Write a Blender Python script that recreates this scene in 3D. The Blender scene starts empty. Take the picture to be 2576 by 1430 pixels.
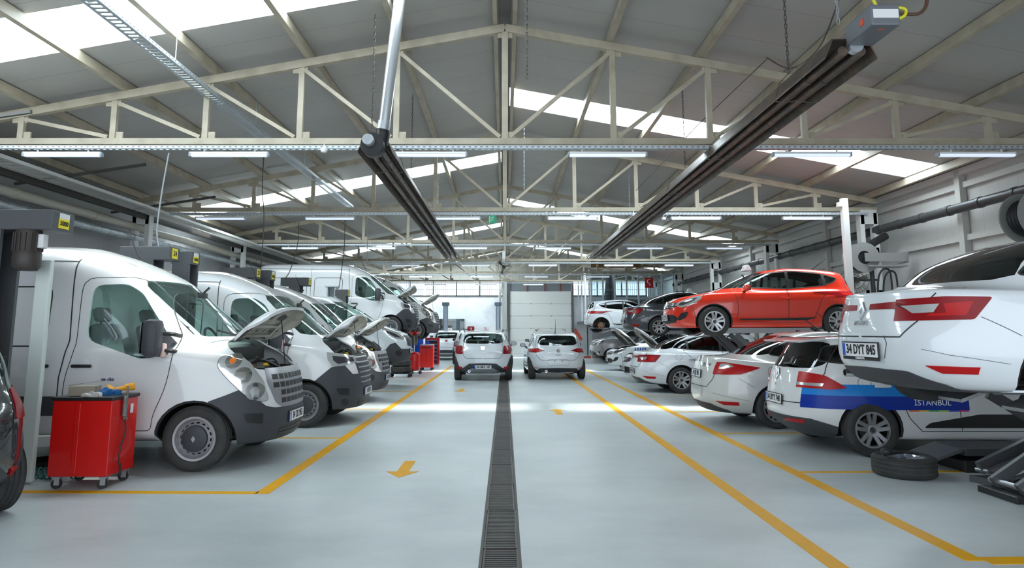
import bpy, bmesh, math, random
from mathutils import Vector, Matrix
from mathutils.bvhtree import BVHTree
random.seed(7)
C = bpy.context.scene.collection
PI = math.pi
R = math.radians

# ---------------------------------------------------------------- materials
MATS = {}
def mat(name, col=(.8,.8,.8), rough=.5, metal=0., coat=0., emit=None, estr=0., spec=.5, noise=None, bump=None):
    if name in MATS: return MATS[name]
    m = bpy.data.materials.new(name); m.use_nodes = True
    nt = m.node_tree; b = nt.nodes['Principled BSDF']
    b.inputs['Base Color'].default_value = (*col, 1)
    b.inputs['Roughness'].default_value = rough
    b.inputs['Metallic'].default_value = metal
    b.inputs['Coat Weight'].default_value = coat
    b.inputs['Coat Roughness'].default_value = .04
    b.inputs['Specular IOR Level'].default_value = spec
    if emit:
        b.inputs['Emission Color'].default_value = (*emit, 1)
        b.inputs['Emission Strength'].default_value = estr
    if noise:   # (scale, other colour, amount)
        sc, c2, amt = noise
        tc = nt.nodes.new('ShaderNodeTexCoord'); n = nt.nodes.new('ShaderNodeTexNoise')
        n.inputs['Scale'].default_value = sc; n.inputs['Detail'].default_value = 5
        r = nt.nodes.new('ShaderNodeValToRGB')
        r.color_ramp.elements[0].position = .42; r.color_ramp.elements[1].position = .68
        r.color_ramp.elements[0].color = (*col, 1)
        r.color_ramp.elements[1].color = tuple(col[i]*(1-amt)+c2[i]*amt for i in range(3))+(1,)
        nt.links.new(tc.outputs['Object'], n.inputs['Vector'])
        nt.links.new(n.outputs['Fac'], r.inputs['Fac'])
        nt.links.new(r.outputs['Color'], b.inputs['Base Color'])
    if bump:
        tc = nt.nodes.new('ShaderNodeTexCoord'); n = nt.nodes.new('ShaderNodeTexNoise')
        n.inputs['Scale'].default_value = bump[0]
        bp = nt.nodes.new('ShaderNodeBump'); bp.inputs['Strength'].default_value = bump[1]; bp.inputs['Distance'].default_value = .01
        nt.links.new(tc.outputs['Object'], n.inputs['Vector'])
        nt.links.new(n.outputs['Fac'], bp.inputs['Height']); nt.links.new(bp.outputs['Normal'], b.inputs['Normal'])
    MATS[name] = m
    return m

def glassmat(name, tint, refl=.06):
    if name in MATS: return MATS[name]
    m = bpy.data.materials.new(name); m.use_nodes = True
    nt = m.node_tree; nt.nodes.clear()
    o = nt.nodes.new('ShaderNodeOutputMaterial'); mx = nt.nodes.new('ShaderNodeMixShader')
    t = nt.nodes.new('ShaderNodeBsdfTransparent'); g = nt.nodes.new('ShaderNodeBsdfGlossy')
    fw = nt.nodes.new('ShaderNodeLayerWeight'); fw.inputs['Blend'].default_value = .5
    pw = nt.nodes.new('ShaderNodeMath'); pw.operation = 'POWER'; pw.inputs[1].default_value = 4.; nt.links.new(fw.outputs['Facing'], pw.inputs[0])
    lw = nt.nodes.new('ShaderNodeMath'); lw.operation = 'MULTIPLY_ADD'; lw.inputs[1].default_value = .75; lw.inputs[2].default_value = .045; nt.links.new(pw.outputs[0], lw.inputs[0])
    t.inputs['Color'].default_value = (*tint, 1); g.inputs['Roughness'].default_value = .02
    g.inputs['Color'].default_value = (.95, .97, 1, 1)
    nt.links.new(lw.outputs[0], mx.inputs[0]); nt.links.new(t.outputs[0], mx.inputs[1])
    nt.links.new(g.outputs[0], mx.inputs[2]); nt.links.new(mx.outputs[0], o.inputs[0])
    MATS[name] = m
    return m

def paint(name, col, rough=.3, dirt=None):
    return mat(name, col, rough, 0, 1.0, noise=dirt)
WHITE = paint('white_paint', (.72,.73,.735), .3, (1.3, (.6,.59,.56), .35))
WHITE2 = paint('cool_white_paint', (.70,.735,.76), .3)
CREAMW = paint('warm_white_paint', (.66,.66,.63), .35, (1.6, (.5,.48,.43), .5))
ORANGE = paint('orange_paint', (.66,.020,.001), .28)
NAVY = paint('dark_blue_grey_paint', (.028,.033,.048), .3, (1.2, (.12,.115,.12), .6))
BLACKP = paint('black_paint', (.012,.013,.016), .25)
SILVERP = mat('silver_paint', (.48,.44,.44), .3, .5, 1)
PLASTIC = mat('dark_grey_plastic', (.045,.047,.055), .55, bump=(60, .15))
BLACK = mat('black_plastic', (.012,.012,.013), .45)
DARKIN = mat('dark_interior', (.03,.03,.032), .8)
UNDER = mat('grimy_underbody', (.035,.03,.026), .85, noise=(6, (.12,.09,.06), .6))
RUBBER = mat('tyre_rubber', (.032,.032,.032), .75, noise=(9, (.06,.055,.05), .6))
SEAM = mat('panel_gap', (.03,.03,.03), .8)
CHROME = mat('chrome', (.75,.76,.78), .15, 1)
ALLOY = mat('alloy_silver', (.55,.56,.57), .3, .85)
STEELW = mat('steel_rim_grey', (.45,.45,.46), .4, .7)
REDL = mat('red_lamp', (.24,.002,.006), .28, 0, .0, spec=.35)
REDL2 = mat('bright_red_lamp', (.46,.005,.006), .28, 0, .0, spec=.35)
CLEARL = mat('clear_lamp', (.62,.64,.64), .1, .55, 1)
LAMPDK = mat('lamp_inner_dark', (.06,.06,.07), .15, .3, 1)
AMBER = mat('amber_lamp', (.8,.2,.02), .2, 0, 1)
HOODIN = mat('hood_underside_cream', (.50,.47,.40), .5, noise=(5, (.2,.17,.13), .7))
ENGINEM = mat('engine_grey', (.14,.14,.14), .5, .3, noise=(14, (.3,.28,.24), .8))
RUSTY = mat('rusty_brown', (.16,.07,.035), .7, noise=(20, (.3,.16,.09), .8))
YEL = mat('yellow_plastic', (.8,.55,.02), .4)
PLATEW = mat('plate_white', (.8,.8,.8), .4)
PLATEB = mat('plate_blue', (.01,.08,.5), .4)
LETTER = mat('letter_black', (.01,.01,.01), .5)
LETTERW = mat('letter_white', (.85,.87,.9), .5)
G_VAN = glassmat('teal_clear_glass', (.86,.97,.94))
G_DARK = glassmat('dark_tinted_glass', (.36,.39,.39))
G_MID = glassmat('grey_tinted_glass', (.62,.68,.67))

# ---------------------------------------------------------------- object helpers
def link_mesh(name, bm, mats, parent=None, smooth=30, M=None):
    me = bpy.data.meshes.new(name)
    bm.normal_update(); bm.to_mesh(me); bm.free()
    if not isinstance(mats, (list, tuple)): mats = [mats]
    for m in mats: me.materials.append(m)
    if smooth:
        for p in me.polygons: p.use_smooth = True
        me.set_sharp_from_angle(angle=R(smooth))
    o = bpy.data.objects.new(name, me); C.objects.link(o)
    if parent: o.parent = parent
    if M is not None: o.matrix_local = M
    return o
def thing(name, label, cat, loc=(0,0,0), rz=0, group=None):
    o = bpy.data.objects.new(name, None); C.objects.link(o); o.empty_display_size = .2
    o.location = loc; o.rotation_euler = (0,0,rz)
    return tag(o, label, cat, group)
def tag(o, label=None, cat=None, group=None, kind=None):
    if label: o['label'] = label
    if cat: o['category'] = cat
    if group: o['group'] = group
    if kind: o['kind'] = kind
    return o
def struct(o): o['kind'] = 'structure'; return o

def add_box(bm, c, s, M=None, mi=0, bev=0):
    x,y,z = [v/2 for v in s]
    vs = [bm.verts.new(Vector((c[0]+a*x, c[1]+b*y, c[2]+d*z))) for a in (-1,1) for b in (-1,1) for d in (-1,1)]
    q = [(0,1,3,2),(4,6,7,5),(0,4,5,1),(2,3,7,6),(0,2,6,4),(1,5,7,3)]
    fs = [bm.faces.new([vs[i] for i in f]) for f in q]
    for f in fs: f.material_index = mi
    if bev:
        es = list({e for f in fs for e in f.edges})
        r = bmesh.ops.bevel(bm, geom=es, offset=bev, segments=2, affect='EDGES', profile=.5, clamp_overlap=True)
        vs = list({v for f in r['faces'] for v in f.verts} | {v for v in vs if v.is_valid})
        for f in r['faces']: f.material_index = mi
    if M is not None: bmesh.ops.transform(bm, matrix=M, verts=vs)
    return vs
def box(c, s, bev=0, mi=0):
    bm = bmesh.new(); add_box(bm, c, s, None, mi, bev); return bm
def add_bar(bm, p, q, w, h=None, mi=0, up=Vector((0,0,1))):
    """rectangular bar from p to q; h is its size along up"""
    p = Vector(p); q = Vector(q); d = q-p; L = d.length
    if L < 1e-6: return
    d.normalize(); h = h or w
    if abs(d.dot(up)) > .98: up = Vector((0,1,0))
    s = d.cross(up).normalized(); u = s.cross(d)
    vs = []
    for t in (p, q):
        for a, b in ((-1,-1),(1,-1),(1,1),(-1,1)):
            vs.append(bm.verts.new(t + s*a*w/2 + u*b*h/2))
    for f in ((0,1,2,3),(7,6,5,4),(0,4,5,1),(1,5,6,2),(2,6,7,3),(3,7,4,0)):
        bm.faces.new([vs[i] for i in f]).material_index = mi
    return vs
def add_tube(bm, pts, r, n=8, mi=0, caps=True):
    pts = [Vector(p) for p in pts]
    rs = r if isinstance(r, (list, tuple)) else [r]*len(pts)
    rings = []; prev = None
    for i, p in enumerate(pts):
        a = pts[max(i-1,0)]; b = pts[min(i+1,len(pts)-1)]
        d = (b-a).normalized()
        if prev is None:
            u = d.orthogonal().normalized()
        else:
            u = (prev - d*prev.dot(d))
            u = u.normalized() if u.length > 1e-6 else d.orthogonal().normalized()
        prev = u; v = d.cross(u)
        rings.append([bm.verts.new(p + (u*math.cos(2*PI*k/n)+v*math.sin(2*PI*k/n))*rs[i]) for k in range(n)])
    for i in range(len(rings)-1):
        for k in range(n):
            bm.faces.new((rings[i][k], rings[i][(k+1)%n], rings[i+1][(k+1)%n], rings[i+1][k])).material_index = mi
    if caps:
        bm.faces.new(rings[0][::-1]).material_index = mi; bm.faces.new(rings[-1]).material_index = mi
def add_lathe(bm, prof, n=32, axis='z', mi=0, c=(0,0,0), close=False):
    """prof: list of (radius, height[, material])"""
    rings = []
    for pr in prof:
        r, h = pr[0], pr[1]; ring = []
        for k in range(n):
            a = 2*PI*k/n; x, y = r*math.cos(a), r*math.sin(a)
            if axis == 'z': v = (x, y, h)
            elif axis == 'y': v = (x, h, y)
            else: v = (h, x, y)
            ring.append(bm.verts.new(Vector(v)+Vector(c)))
        rings.append(ring)
    m = len(rings)
    for i in range(m if close else m-1):
        A = rings[i]; B = rings[(i+1)%m]; mm = prof[i][2] if len(prof[i]) > 2 else mi
        for k in range(n):
            q = (A[k], A[(k+1)%n], B[(k+1)%n], B[k])
            f = bm.faces.new(q if axis != 'y' else q[::-1]); f.material_index = mm
    return rings
def add_cyl(bm, c, r, h, n=24, axis='z', mi=0, r2=None):
    add_lathe(bm, [(1e-4, -h/2), (r, -h/2), (r if r2 is None else r2, h/2), (1e-4, h/2)], n, axis, mi, c)
def add_prism(bm, pts, d0, d1, axis='y', mi=0):
    """2-D polygon extruded along an axis"""
    def P(u, v, d):
        return (u, d, v) if axis == 'y' else ((d, u, v) if axis == 'x' else (u, v, d))
    A = [bm.verts.new(P(u, v, d0)) for u, v in pts]; B = [bm.verts.new(P(u, v, d1)) for u, v in pts]
    n = len(pts); fs = [bm.faces.new(A), bm.faces.new(B[::-1])]
    for i in range(n): fs.append(bm.faces.new((A[i], B[i], B[(i+1)%n], A[(i+1)%n])))
    for f in fs: f.material_index = mi
    bmesh.ops.recalc_face_normals(bm, faces=fs)
    return A+B
def text_bm(s, size, depth=.002, align='CENTER', bold=0., sx=1.):
    cu = bpy.data.curves.new('t', 'FONT'); cu.body = s; cu.size = size; cu.extrude = depth
    cu.align_x = align; cu.align_y = 'CENTER'; cu.offset = bold; cu.resolution_u = 3
    o = bpy.data.objects.new('t', cu); C.objects.link(o)
    bpy.context.view_layer.update()
    me = bpy.data.meshes.new_from_object(o)
    bm = bmesh.new(); bm.from_mesh(me)
    bpy.data.objects.remove(o); bpy.data.curves.remove(cu); bpy.data.meshes.remove(me)
    if sx != 1: bmesh.ops.scale(bm, vec=(sx,1,1), verts=bm.verts)
    return bm
def merge(bm, other, M=None, mi=None):
    me = bpy.data.meshes.new('tmp'); 
    if mi is not None:
        for f in other.faces: f.material_index = mi
    if M is not None: bmesh.ops.transform(other, matrix=M, verts=other.verts)
    other.to_mesh(me); other.free(); bm.from_mesh(me); bpy.data.meshes.remove(me)

def hermite(pts, x):
    if not isinstance(pts, (list, tuple)): return pts
    if x <= pts[0][0]: return pts[0][1]
    if x >= pts[-1][0]: return pts[-1][1]
    for i in range(len(pts)-1):
        if pts[i][0] <= x <= pts[i+1][0]: break
    x0, y0 = pts[i]; x1, y1 = pts[i+1]; h = x1-x0
    def tan(j):
        if j == 0 or j == len(pts)-1: return 0 if len(pts) > 2 else (pts[1][1]-pts[0][1])/(pts[1][0]-pts[0][0])
        a = (pts[j][1]-pts[j-1][1])/(pts[j][0]-pts[j-1][0]); b = (pts[j+1][1]-pts[j][1])/(pts[j+1][0]-pts[j][0])
        return 0 if a*b <= 0 else 2*a*b/(a+b)
    m0, m1 = tan(i), tan(i+1)
    if i == 0: m0 = (y1-y0)/h
    if i == len(pts)-2: m1 = (y1-y0)/h
    t = (x-x0)/h
    return (2*t**3-3*t*t+1)*y0+(t**3-2*t*t+t)*h*m0+(-2*t**3+3*t*t)*y1+(t**3-t*t)*h*m1
def roundpoly(pts, r=.03, n=3):
    out = []; N = len(pts)
    rs = r if isinstance(r, (list, tuple)) else [r]*N
    for i in range(N):
        p = Vector(pts[i]); a = Vector(pts[i-1])-p; b = Vector(pts[(i+1)%N])-p
        rr = min(rs[i], a.length*.45, b.length*.45)
        if rr < 1e-4: out.append(tuple(p)); continue
        A = p+a.normalized()*rr; B = p+b.normalized()*rr
        for k in range(n+1):
            t = k/n; out.append(tuple(A*(1-t)**2+p*2*t*(1-t)+B*t*t))
    return out
def circle(cx, cy, r, n=24, a0=0, a1=2*PI):
    m = n if abs(a1-a0-2*PI) < 1e-6 else n+1
    return [(cx+r*math.cos(a0+(a1-a0)*k/n), cy+r*math.sin(a0+(a1-a0)*k/n)) for k in range(m)]
def inside(poly, x, y):
    c = False; n = len(poly); j = n-1
    for i in range(n):
        xi, yi = poly[i]; xj, yj = poly[j]
        if (yi > y) != (yj > y) and x < (xj-xi)*(y-yi)/(yj-yi)+xi: c = not c
        j = i
    return c
from mathutils.interpolate import poly_3d_calc
# ---------------------------------------------------------------- vehicle bodies
def LV(z, xf, xr, w, nf=3., nr=3.5, a=1.3, b=1.3, sharp=False):
    return dict(z=z, xf=xf, xr=xr, w=w, nf=nf, nr=nr, a=a, b=b, sharp=sharp)
def contour(L, NF=9, NS=40, NR=9):
    pts = []
    xmf = L['xf']-L['a']; xmr = L['xr']+L['b']
    if xmf < xmr: xmf = xmr = (L['xf']+L['xr'])/2
    q = [(1, k/NF, 'f') for k in range(NF)]
    q += [((1-4*k/NS), 1, 'f') for k in range(NS//4)]
    q += [(0, 1, ('m', k/(NS//2))) for k in range(NS//2)]
    q += [(-(4*k/NS), 1, 'r') for k in range(NS//4)]
    q += [(-1, 1-k/NR, 'r') for k in range(NR+1)]
    for qx, qy, s in q:
        if s == 'f' or s == 'r':
            n = L['nf'] if s == 'f' else L['nr']
            d = (abs(qx)**n+abs(qy)**n)**(1/n); px, py = qx/d, qy/d
            x = xmf+px*(L['xf']-xmf) if s == 'f' else xmr+px*(xmr-L['xr'])
        else:
            x = xmf+(xmr-xmf)*s[1]; py = 1
        y = hermite(L['w'], x)*py
        pts.append(Vector((x, max(y, 0), hermite(L['z'], x))))
    pts[0].y = 0; pts[-1].y = 0
    return pts
def loft(levels, sub=4):
    rows = [contour(L) for L in levels]; n = len(rows); out = []
    for i in range(n-1):
        P0, P1 = rows[i], rows[i+1]
        for k in range(sub if i < n-2 else sub+1):
            t = k/sub; row = []
            for j in range(len(P0)):
                p0, p1 = P0[j], P1[j]
                m0 = (p1-p0) if (i == 0 or levels[i]['sharp']) else (p1-rows[i-1][j])*.5
                m1 = (p1-p0) if (i+2 >= n or levels[i+1]['sharp']) else (rows[i+2][j]-p0)*.5
                # limit overshoot for very uneven spacing
                L = (p1-p0).length
                if m0.length > 1.6*L: m0 = m0*(1.6*L/max(m0.length,1e-6))
                if m1.length > 1.6*L: m1 = m1*(1.6*L/max(m1.length,1e-6))
                v = p0*(2*t**3-3*t*t+1)+m0*(t**3-2*t*t+t)+p1*(-2*t**3+3*t*t)+m1*(t**3-t*t)
                v.y = max(v.y, 0); row.append(v)
            row[0].y = 0; row[-1].y = 0
            out.append(row)
    bm = bmesh.new()
    G = [[bm.verts.new(v) for v in row] for row in out]
    for i in range(len(G)-1):
        for j in range(len(G[0])-1):
            bm.faces.new((G[i][j], G[i][j+1], G[i+1][j+1], G[i+1][j]))
    # close the underside and the roof on the centre plane
    for row, flip in ((G[0], True), (G[-1], False)):
        m = len(row)
        prj = [bm.verts.new((v.co.x, 0, v.co.z)) for v in row[1:-1]]
        prj = [row[0]]+prj+[row[-1]]
        for j in range(m-1):
            q = [row[j], row[j+1], prj[j+1], prj[j]]
            q = [v for k, v in enumerate(q) if v not in q[:k]]
            if len(q) > 2: bm.faces.new(q)
    bmesh.ops.remove_doubles(bm, verts=bm.verts, dist=2e-4)
    bmesh.ops.dissolve_degenerate(bm, dist=1e-4, edges=bm.edges)
    bmesh.ops.recalc_face_normals(bm, faces=bm.faces)
    # open on the centre plane: make sure the normals look outwards
    s = sum(f.normal.y*f.calc_area() for f in bm.faces)
    if s < 0: bmesh.ops.reverse_faces(bm, faces=bm.faces)
    bm.normal_update()
    return bm
AX = {'y': (0, 2), 'x': (1, 2), 'z': (0, 1)}
def cut(bm, poly, axis, pred=None, remove=True):
    """split faces along a polygon seen along an axis; returns a new bmesh of the part inside"""
    a, b = AX[axis]; n = len(poly)
    area = sum(poly[i][0]*poly[(i+1)%n][1]-poly[(i+1)%n][0]*poly[i][1] for i in range(n))
    for i in range(n):
        p, q = poly[i], poly[(i+1)%n]
        if (p[0]-q[0])**2+(p[1]-q[1])**2 < 1e-8: continue
        lo = (min(p[0],q[0])-.002, min(p[1],q[1])-.002); hi = (max(p[0],q[0])+.002, max(p[1],q[1])+.002)
        fs = []
        for f in bm.faces:
            us = [v.co[a] for v in f.verts]
            if max(us) < lo[0] or min(us) > hi[0]: continue
            ws = [v.co[b] for v in f.verts]
            if max(ws) < lo[1] or min(ws) > hi[1]: continue
            if pred and not pred(f.calc_center_median()): continue
            fs.append(f)
        if not fs: continue
        no = Vector((0,0,0)); no[a] = q[1]-p[1]; no[b] = -(q[0]-p[0])
        co = Vector((0,0,0)); co[a] = p[0]; co[b] = p[1]
        g = list({e for f in fs for e in f.edges} | {v for f in fs for v in f.verts})+fs
        bmesh.ops.bisect_plane(bm, geom=g, plane_co=co, plane_no=no.normalized(), dist=1e-5)
    ins = []
    for f in bm.faces:
        c = f.calc_center_median()
        if (pred is None or pred(c)) and inside(poly, c[a], c[b]): ins.append(f)
    out = bmesh.new(); vm = {}
    bm.normal_update()
    nl = []
    for f in ins:
        vs = []
        for v in f.verts:
            if v not in vm:
                vm[v] = out.verts.new(v.co); nl.append((vm[v], v.normal.copy()))
            vs.append(vm[v])
        out.faces.new(vs).material_index = f.material_index
    if remove and ins: bmesh.ops.delete(bm, geom=ins, context='FACES')
    out.normal_update()
    return out, nl
def offset_patch(out, nl, d, skirt=True, B=None):
    if B: nl = [(v, B.normal(v.co)) for v, n in nl]
    for v, n in nl: v.co += n*d
    if skirt:
        be = [e for e in out.edges if len(e.link_faces) == 1]
        nm = {v: n for v, n in nl}
        r = bmesh.ops.extrude_edge_only(out, edges=be)
        # map new verts to nearest originals through the shared quad
        for v in [g for g in r['geom'] if isinstance(g, bmesh.types.BMVert)]:
            src = None
            for e in v.link_edges:
                o = e.other_vert(v)
                if o in nm: src = o
            if src is not None: v.co -= nm[src]*(d+.004)
    out.normal_update()
    return out
def mirrored(bm):
    o = bm.copy()
    for v in o.verts: v.co.y = -v.co.y
    bmesh.ops.reverse_faces(o, faces=o.faces)
    return o
def full(bm):
    m = mirrored(bm); merge(bm, m)
    bmesh.ops.remove_doubles(bm, verts=[v for v in bm.verts if abs(v.co.y) < 1e-3], dist=1.5e-3)
    return bm
def catmull(pts, n=6):
    P = [Vector(p) for p in pts]; out = []
    for i in range(len(P)-1):
        a = P[max(i-1,0)]; b = P[i]; c = P[i+1]; d = P[min(i+2,len(P)-1)]
        for k in range(n):
            t = k/n
            out.append(.5*((2*b)+(c-a)*t+(2*a-5*b+4*c-d)*t*t+(3*b-a-3*c+d)*t**3))
    out.append(P[-1]); return out
class Body:
    def __init__(s, levels, sub=4):
        s.half = loft(levels, sub); s.pris = s.half.copy()
        for v in s.pris.verts:
            if v.co.y < 1e-3: v.normal = Vector((v.normal.x, 0, v.normal.z)).normalized()
        s.pris.faces.ensure_lookup_table()
        s.bvh = BVHTree.FromBMesh(s.pris); s.seams = bmesh.new()
        s.fv = [[v.co.copy() for v in f.verts] for f in s.pris.faces]; s.fn = [[v.normal.copy() for v in f.verts] for f in s.pris.faces]
    def normal(s, co):
        q = Vector((co.x, abs(co.y), co.z)); p, n, i, d = s.bvh.find_nearest(q)
        w = poly_3d_calc(s.fv[i], p); r = Vector((0,0,0))
        for k, nn in zip(w, s.fn[i]): r += nn*k
        if r.length < 1e-6: r = n.copy()
        if co.y < -1e-5: r.y = -r.y
        return r.normalized()
    def shell(s, name, bm, mats, parent, t=.022, inner=1):
        """outer skin keeps the smooth normals of the whole body, with an inner skin and a rim"""
        bm.normal_update(); bm.faces.ensure_lookup_table()
        outer = list(bm.faces); vs = list(bm.verts); N = {v: s.normal(v.co) for v in vs}
        kind = {}
        if t:
            inn = {v: bm.verts.new(v.co-N[v]*t) for v in vs}
            be = [e for e in bm.edges if len(e.link_faces) == 1]
            for f in outer:
                try: g = bm.faces.new([inn[v] for v in reversed(f.verts)]); g.material_index = inner; kind[g] = 1
                except ValueError: pass
            for e in be:
                if not e.link_loops: continue
                a, b = e.link_loops[0].vert, e.link_loops[0].link_loop_next.vert
                try: g = bm.faces.new((b, a, inn[a], inn[b])); g.material_index = 0; kind[g] = 2
                except ValueError: pass
            for v, w in inn.items(): N[w] = -N[v]
        bm.normal_update(); bm.verts.index_update()
        ln = []
        for f in bm.faces:
            k = kind.get(f, 0)
            for l in f.loops: ln.append(f.normal.copy() if k == 2 else N[l.vert].copy())
        me = bpy.data.meshes.new(name); bm.to_mesh(me); bm.free()
        for m in mats: me.materials.append(m)
        for p in me.polygons: p.use_smooth = True
        me.normals_split_custom_set(ln)
        o = bpy.data.objects.new(name, me); C.objects.link(o); o.parent = parent
        return o
    def ray(s, axis, u, v, front=True):
        if axis == 'y': o, d = Vector((u, 3, v)), Vector((0,-1,0))
        elif axis == 'x': o, d = (Vector((6, u, v)), Vector((-1,0,0))) if front else (Vector((-9, u, v)), Vector((1,0,0)))
        else: o, d = Vector((u, v, 5)), Vector((0,0,-1))
        h = s.bvh.ray_cast(o, d)
        return (h[0], h[1]) if h[0] is not None else (None, None)
    def seam(s, axis, pts, w=.006, front=True, closed=False, mi=2, lift=.003, smooth=False):
        if closed: pts = list(pts)+[pts[0]]
        if smooth: pts = [tuple(p) for p in catmull(pts, 5)]
        P = []
        for i in range(len(pts)-1):
            a, b = Vector(pts[i]), Vector(pts[i+1]); k = max(1, int((b-a).length/.03))
            P += [a.lerp(b, j/k) for j in range(k)]
        P.append(Vector(pts[-1]))
        H = [s.ray(axis, p[0], p[1], front) for p in P]
        run = []
        def flush():
            if len(run) > 1:
                L = []
                for i, (c, n) in enumerate(run):
                    d = (run[min(i+1,len(run)-1)][0]-run[max(i-1,0)][0])
                    if d.length < 1e-6: continue
                    t = d.normalized().cross(n).normalized()*w/2; o = c+n*lift
                    L.append((s.seams.verts.new(o-t), s.seams.verts.new(o+t)))
                for i in range(len(L)-1):
                    f = s.seams.faces.new((L[i][0], L[i+1][0], L[i+1][1], L[i][1])); f.material_index = mi
                    f.normal_update()
                    if f.normal.dot(run[min(i,len(run)-1)][1]) < 0: f.normal_flip()
            run.clear()
        for c, n in H:
            if c is None: flush()
            else: run.append((c, n))
        flush()

def make_wheel(kind, r, w=.2, rim=None):
    """wheel meshes: axis along y, outer face towards +y; returns list of (name, bm, mats) with the tyre first"""
    rr = rim or r*.66
    t = bmesh.new(); h = w/2
    prof = [(rr, h*.72), (rr+.012, h*.92), (rr+.3*(r-rr), h), (rr+.65*(r-rr), h*1.02), (r-.022, h*.93), (r-.006, h*.78)]
    g = []
    for k, yy in enumerate((.62, .22, -.22, -.62)):
        g += [(r, h*(yy+.14)), (r-.008, h*(yy+.1)), (r-.008, h*(yy-.02)), (r+.0, h*(yy-.06))]
    prof = prof+g+[(p[0], -p[1]) for p in prof[::-1]]
    add_lathe(t, prof, 48, 'y')
    bmesh.ops.recalc_face_normals(t, faces=t.faces)
    b = bmesh.new()
    # barrel
    add_lathe(b, [(rr+.004, h*.8), (rr-.012, h*.78), (rr-.02, h*.4), (rr-.03, -h*.5), (rr-.02, -h*.9), (.05, -h*.3)], 40, 'y', 1)
    if kind == 'steel':
        N = 16; y0 = h*.42
        add_lathe(b, [(rr+.006, h*.82), (rr-.018, h*.80), (rr-.03, h*.5), (rr*.80, y0-.02)], 48, 'y', 0)
        # ring with holes
        n = 96; ro, ri = rr*.80, rr*.64
        A = []; 
        for k in range(n):
            a = 2*PI*k/n; row = []
            for q in range(4):
                rad = ro+(ri-ro)*q/3; yy = y0-.02+.035*q/3
                row.append(b.verts.new((rad*math.cos(a), yy, rad*math.sin(a))))
            A.append(row)
        for k in range(n):
            for q in range(3):
                if q == 1 and (k % 6) in (0,1,2): continue
                b.faces.new((A[k][q], A[k][q+1], A[(k+1)%n][q+1], A[(k+1)%n][q]))
        add_lathe(b, [(ri, y0+.015), (rr*.58, y0+.03), (.02, y0+.03)], 48, 'y', 0)
        bmesh.ops.recalc_face_normals(b, faces=[f for f in b.faces if f.material_index == 0])
        cap = bmesh.new()
        add_lathe(cap, [(rr*.62, y0+.02), (rr*.60, y0+.045), (rr*.5, y0+.055), (.05, y0+.062), (.001, y0+.064)], 40, 'y', 0)
        bmesh.ops.recalc_face_normals(cap, faces=cap.faces)
        dm = [(0,.036),(.024,0),(0,-.036),(-.024,0)]
        add_prism(cap, dm, y0+.06, y0+.068, 'y', 1)
        return [('wheel', t, [RUBBER]), ('rim', b, [STEELW, BLACK]), ('hub_cap', cap, [PLASTIC, CHROME])]
    if kind == 'hub':
        t.free(); b.free()
        d = bmesh.new(); R0 = r*.46
        add_lathe(d, [(.001,.03),(.07,.03),(.075,.0),(R0,.0),(R0,-.02),(.001,-.02)], 36, 'y', 0)
        bmesh.ops.recalc_face_normals(d, faces=d.faces)
        for k in range(5): add_cyl(d, (.05*math.cos(k*2*PI/5), .04, .05*math.sin(k*2*PI/5)), .008, .03, 8, 'y', 1)
        add_box(d, (-R0*.8, 0, .03), (.09,.07,.17), None, 2, .01)
        add_tube(d, [(0,-.02,0),(0,-.35,0)], .05, 10, 2)
        add_tube(d, [(.05,-.12,.1),(.02,-.16,.42)], .055, 10, 2)
        return [('brake_disc', d, [RUSTY, STEELW, UNDER])]
    y1 = h*.62
    add_lathe(b, [(rr+.006, h*.84), (rr-.014, h*.84), (rr-.024, h*.6)], 48, 'y', 0)
    ns = 5 if kind == 'alloy5' else 10
    for k in range(ns):
        a = 2*PI*k/ns+PI/2
        offs = (-.17, .17) if kind == 'alloy5' else (0,)
        for s in offs:
            p = (.045*math.cos(a+s*2.2), y1-.01, .045*math.sin(a+s*2.2)); q = ((rr-.012)*math.cos(a+s*1.25), y1+.008, (rr-.012)*math.sin(a+s*1.25))
            add_bar(b, p, q, .046 if kind == 'alloy5' else .030, .03, 0, Vector((0,1,0)))
    add_lathe(b, [(.001,y1+.014),(.03,y1+.014),(.034,y1+.006)], 20, 'y', 2)
    add_lathe(b, [(.034,y1+.008),(.07,y1+.004),(.075,y1-.03)], 20, 'y', 0)
    add_lathe(b, [(.001,-.0),(rr*.62,-.0),(rr*.62,-.02)], 24, 'y', 3)
    bmesh.ops.recalc_face_normals(b, faces=b.faces)
    return [('wheel', t, [RUBBER]), ('rim', b, [ALLOY, BLACK, PLASTIC, UNDER])]
WCACHE = {}
def put_wheel(root, kind, r, w, x, y, z=None, rim=None):
    """one wheel: tyre is the part, rim and cap are its sub-parts"""
    key = (kind, r, w)
    if key not in WCACHE:
        ms = []
        for nm, bm, mats in make_wheel(kind, r, w, rim):
            me = bpy.data.meshes.new(nm); bm.normal_update(); bm.to_mesh(me); bm.free()
            for m in mats: me.materials.append(m)
            for p in me.polygons: p.use_smooth = True
            me.set_sharp_from_angle(angle=R(35)); ms.append((nm, me))
        WCACHE[key] = ms
    first = None
    for nm, me in WCACHE[key]:
        o = bpy.data.objects.new(nm, me); C.objects.link(o)
        if first is None:
            o.parent = root; o.location = (x, y, z if z is not None else r)
            if y < 0: o.rotation_euler = (0, 0, PI)
            first = o
        else: o.parent = first
    return first

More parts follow.
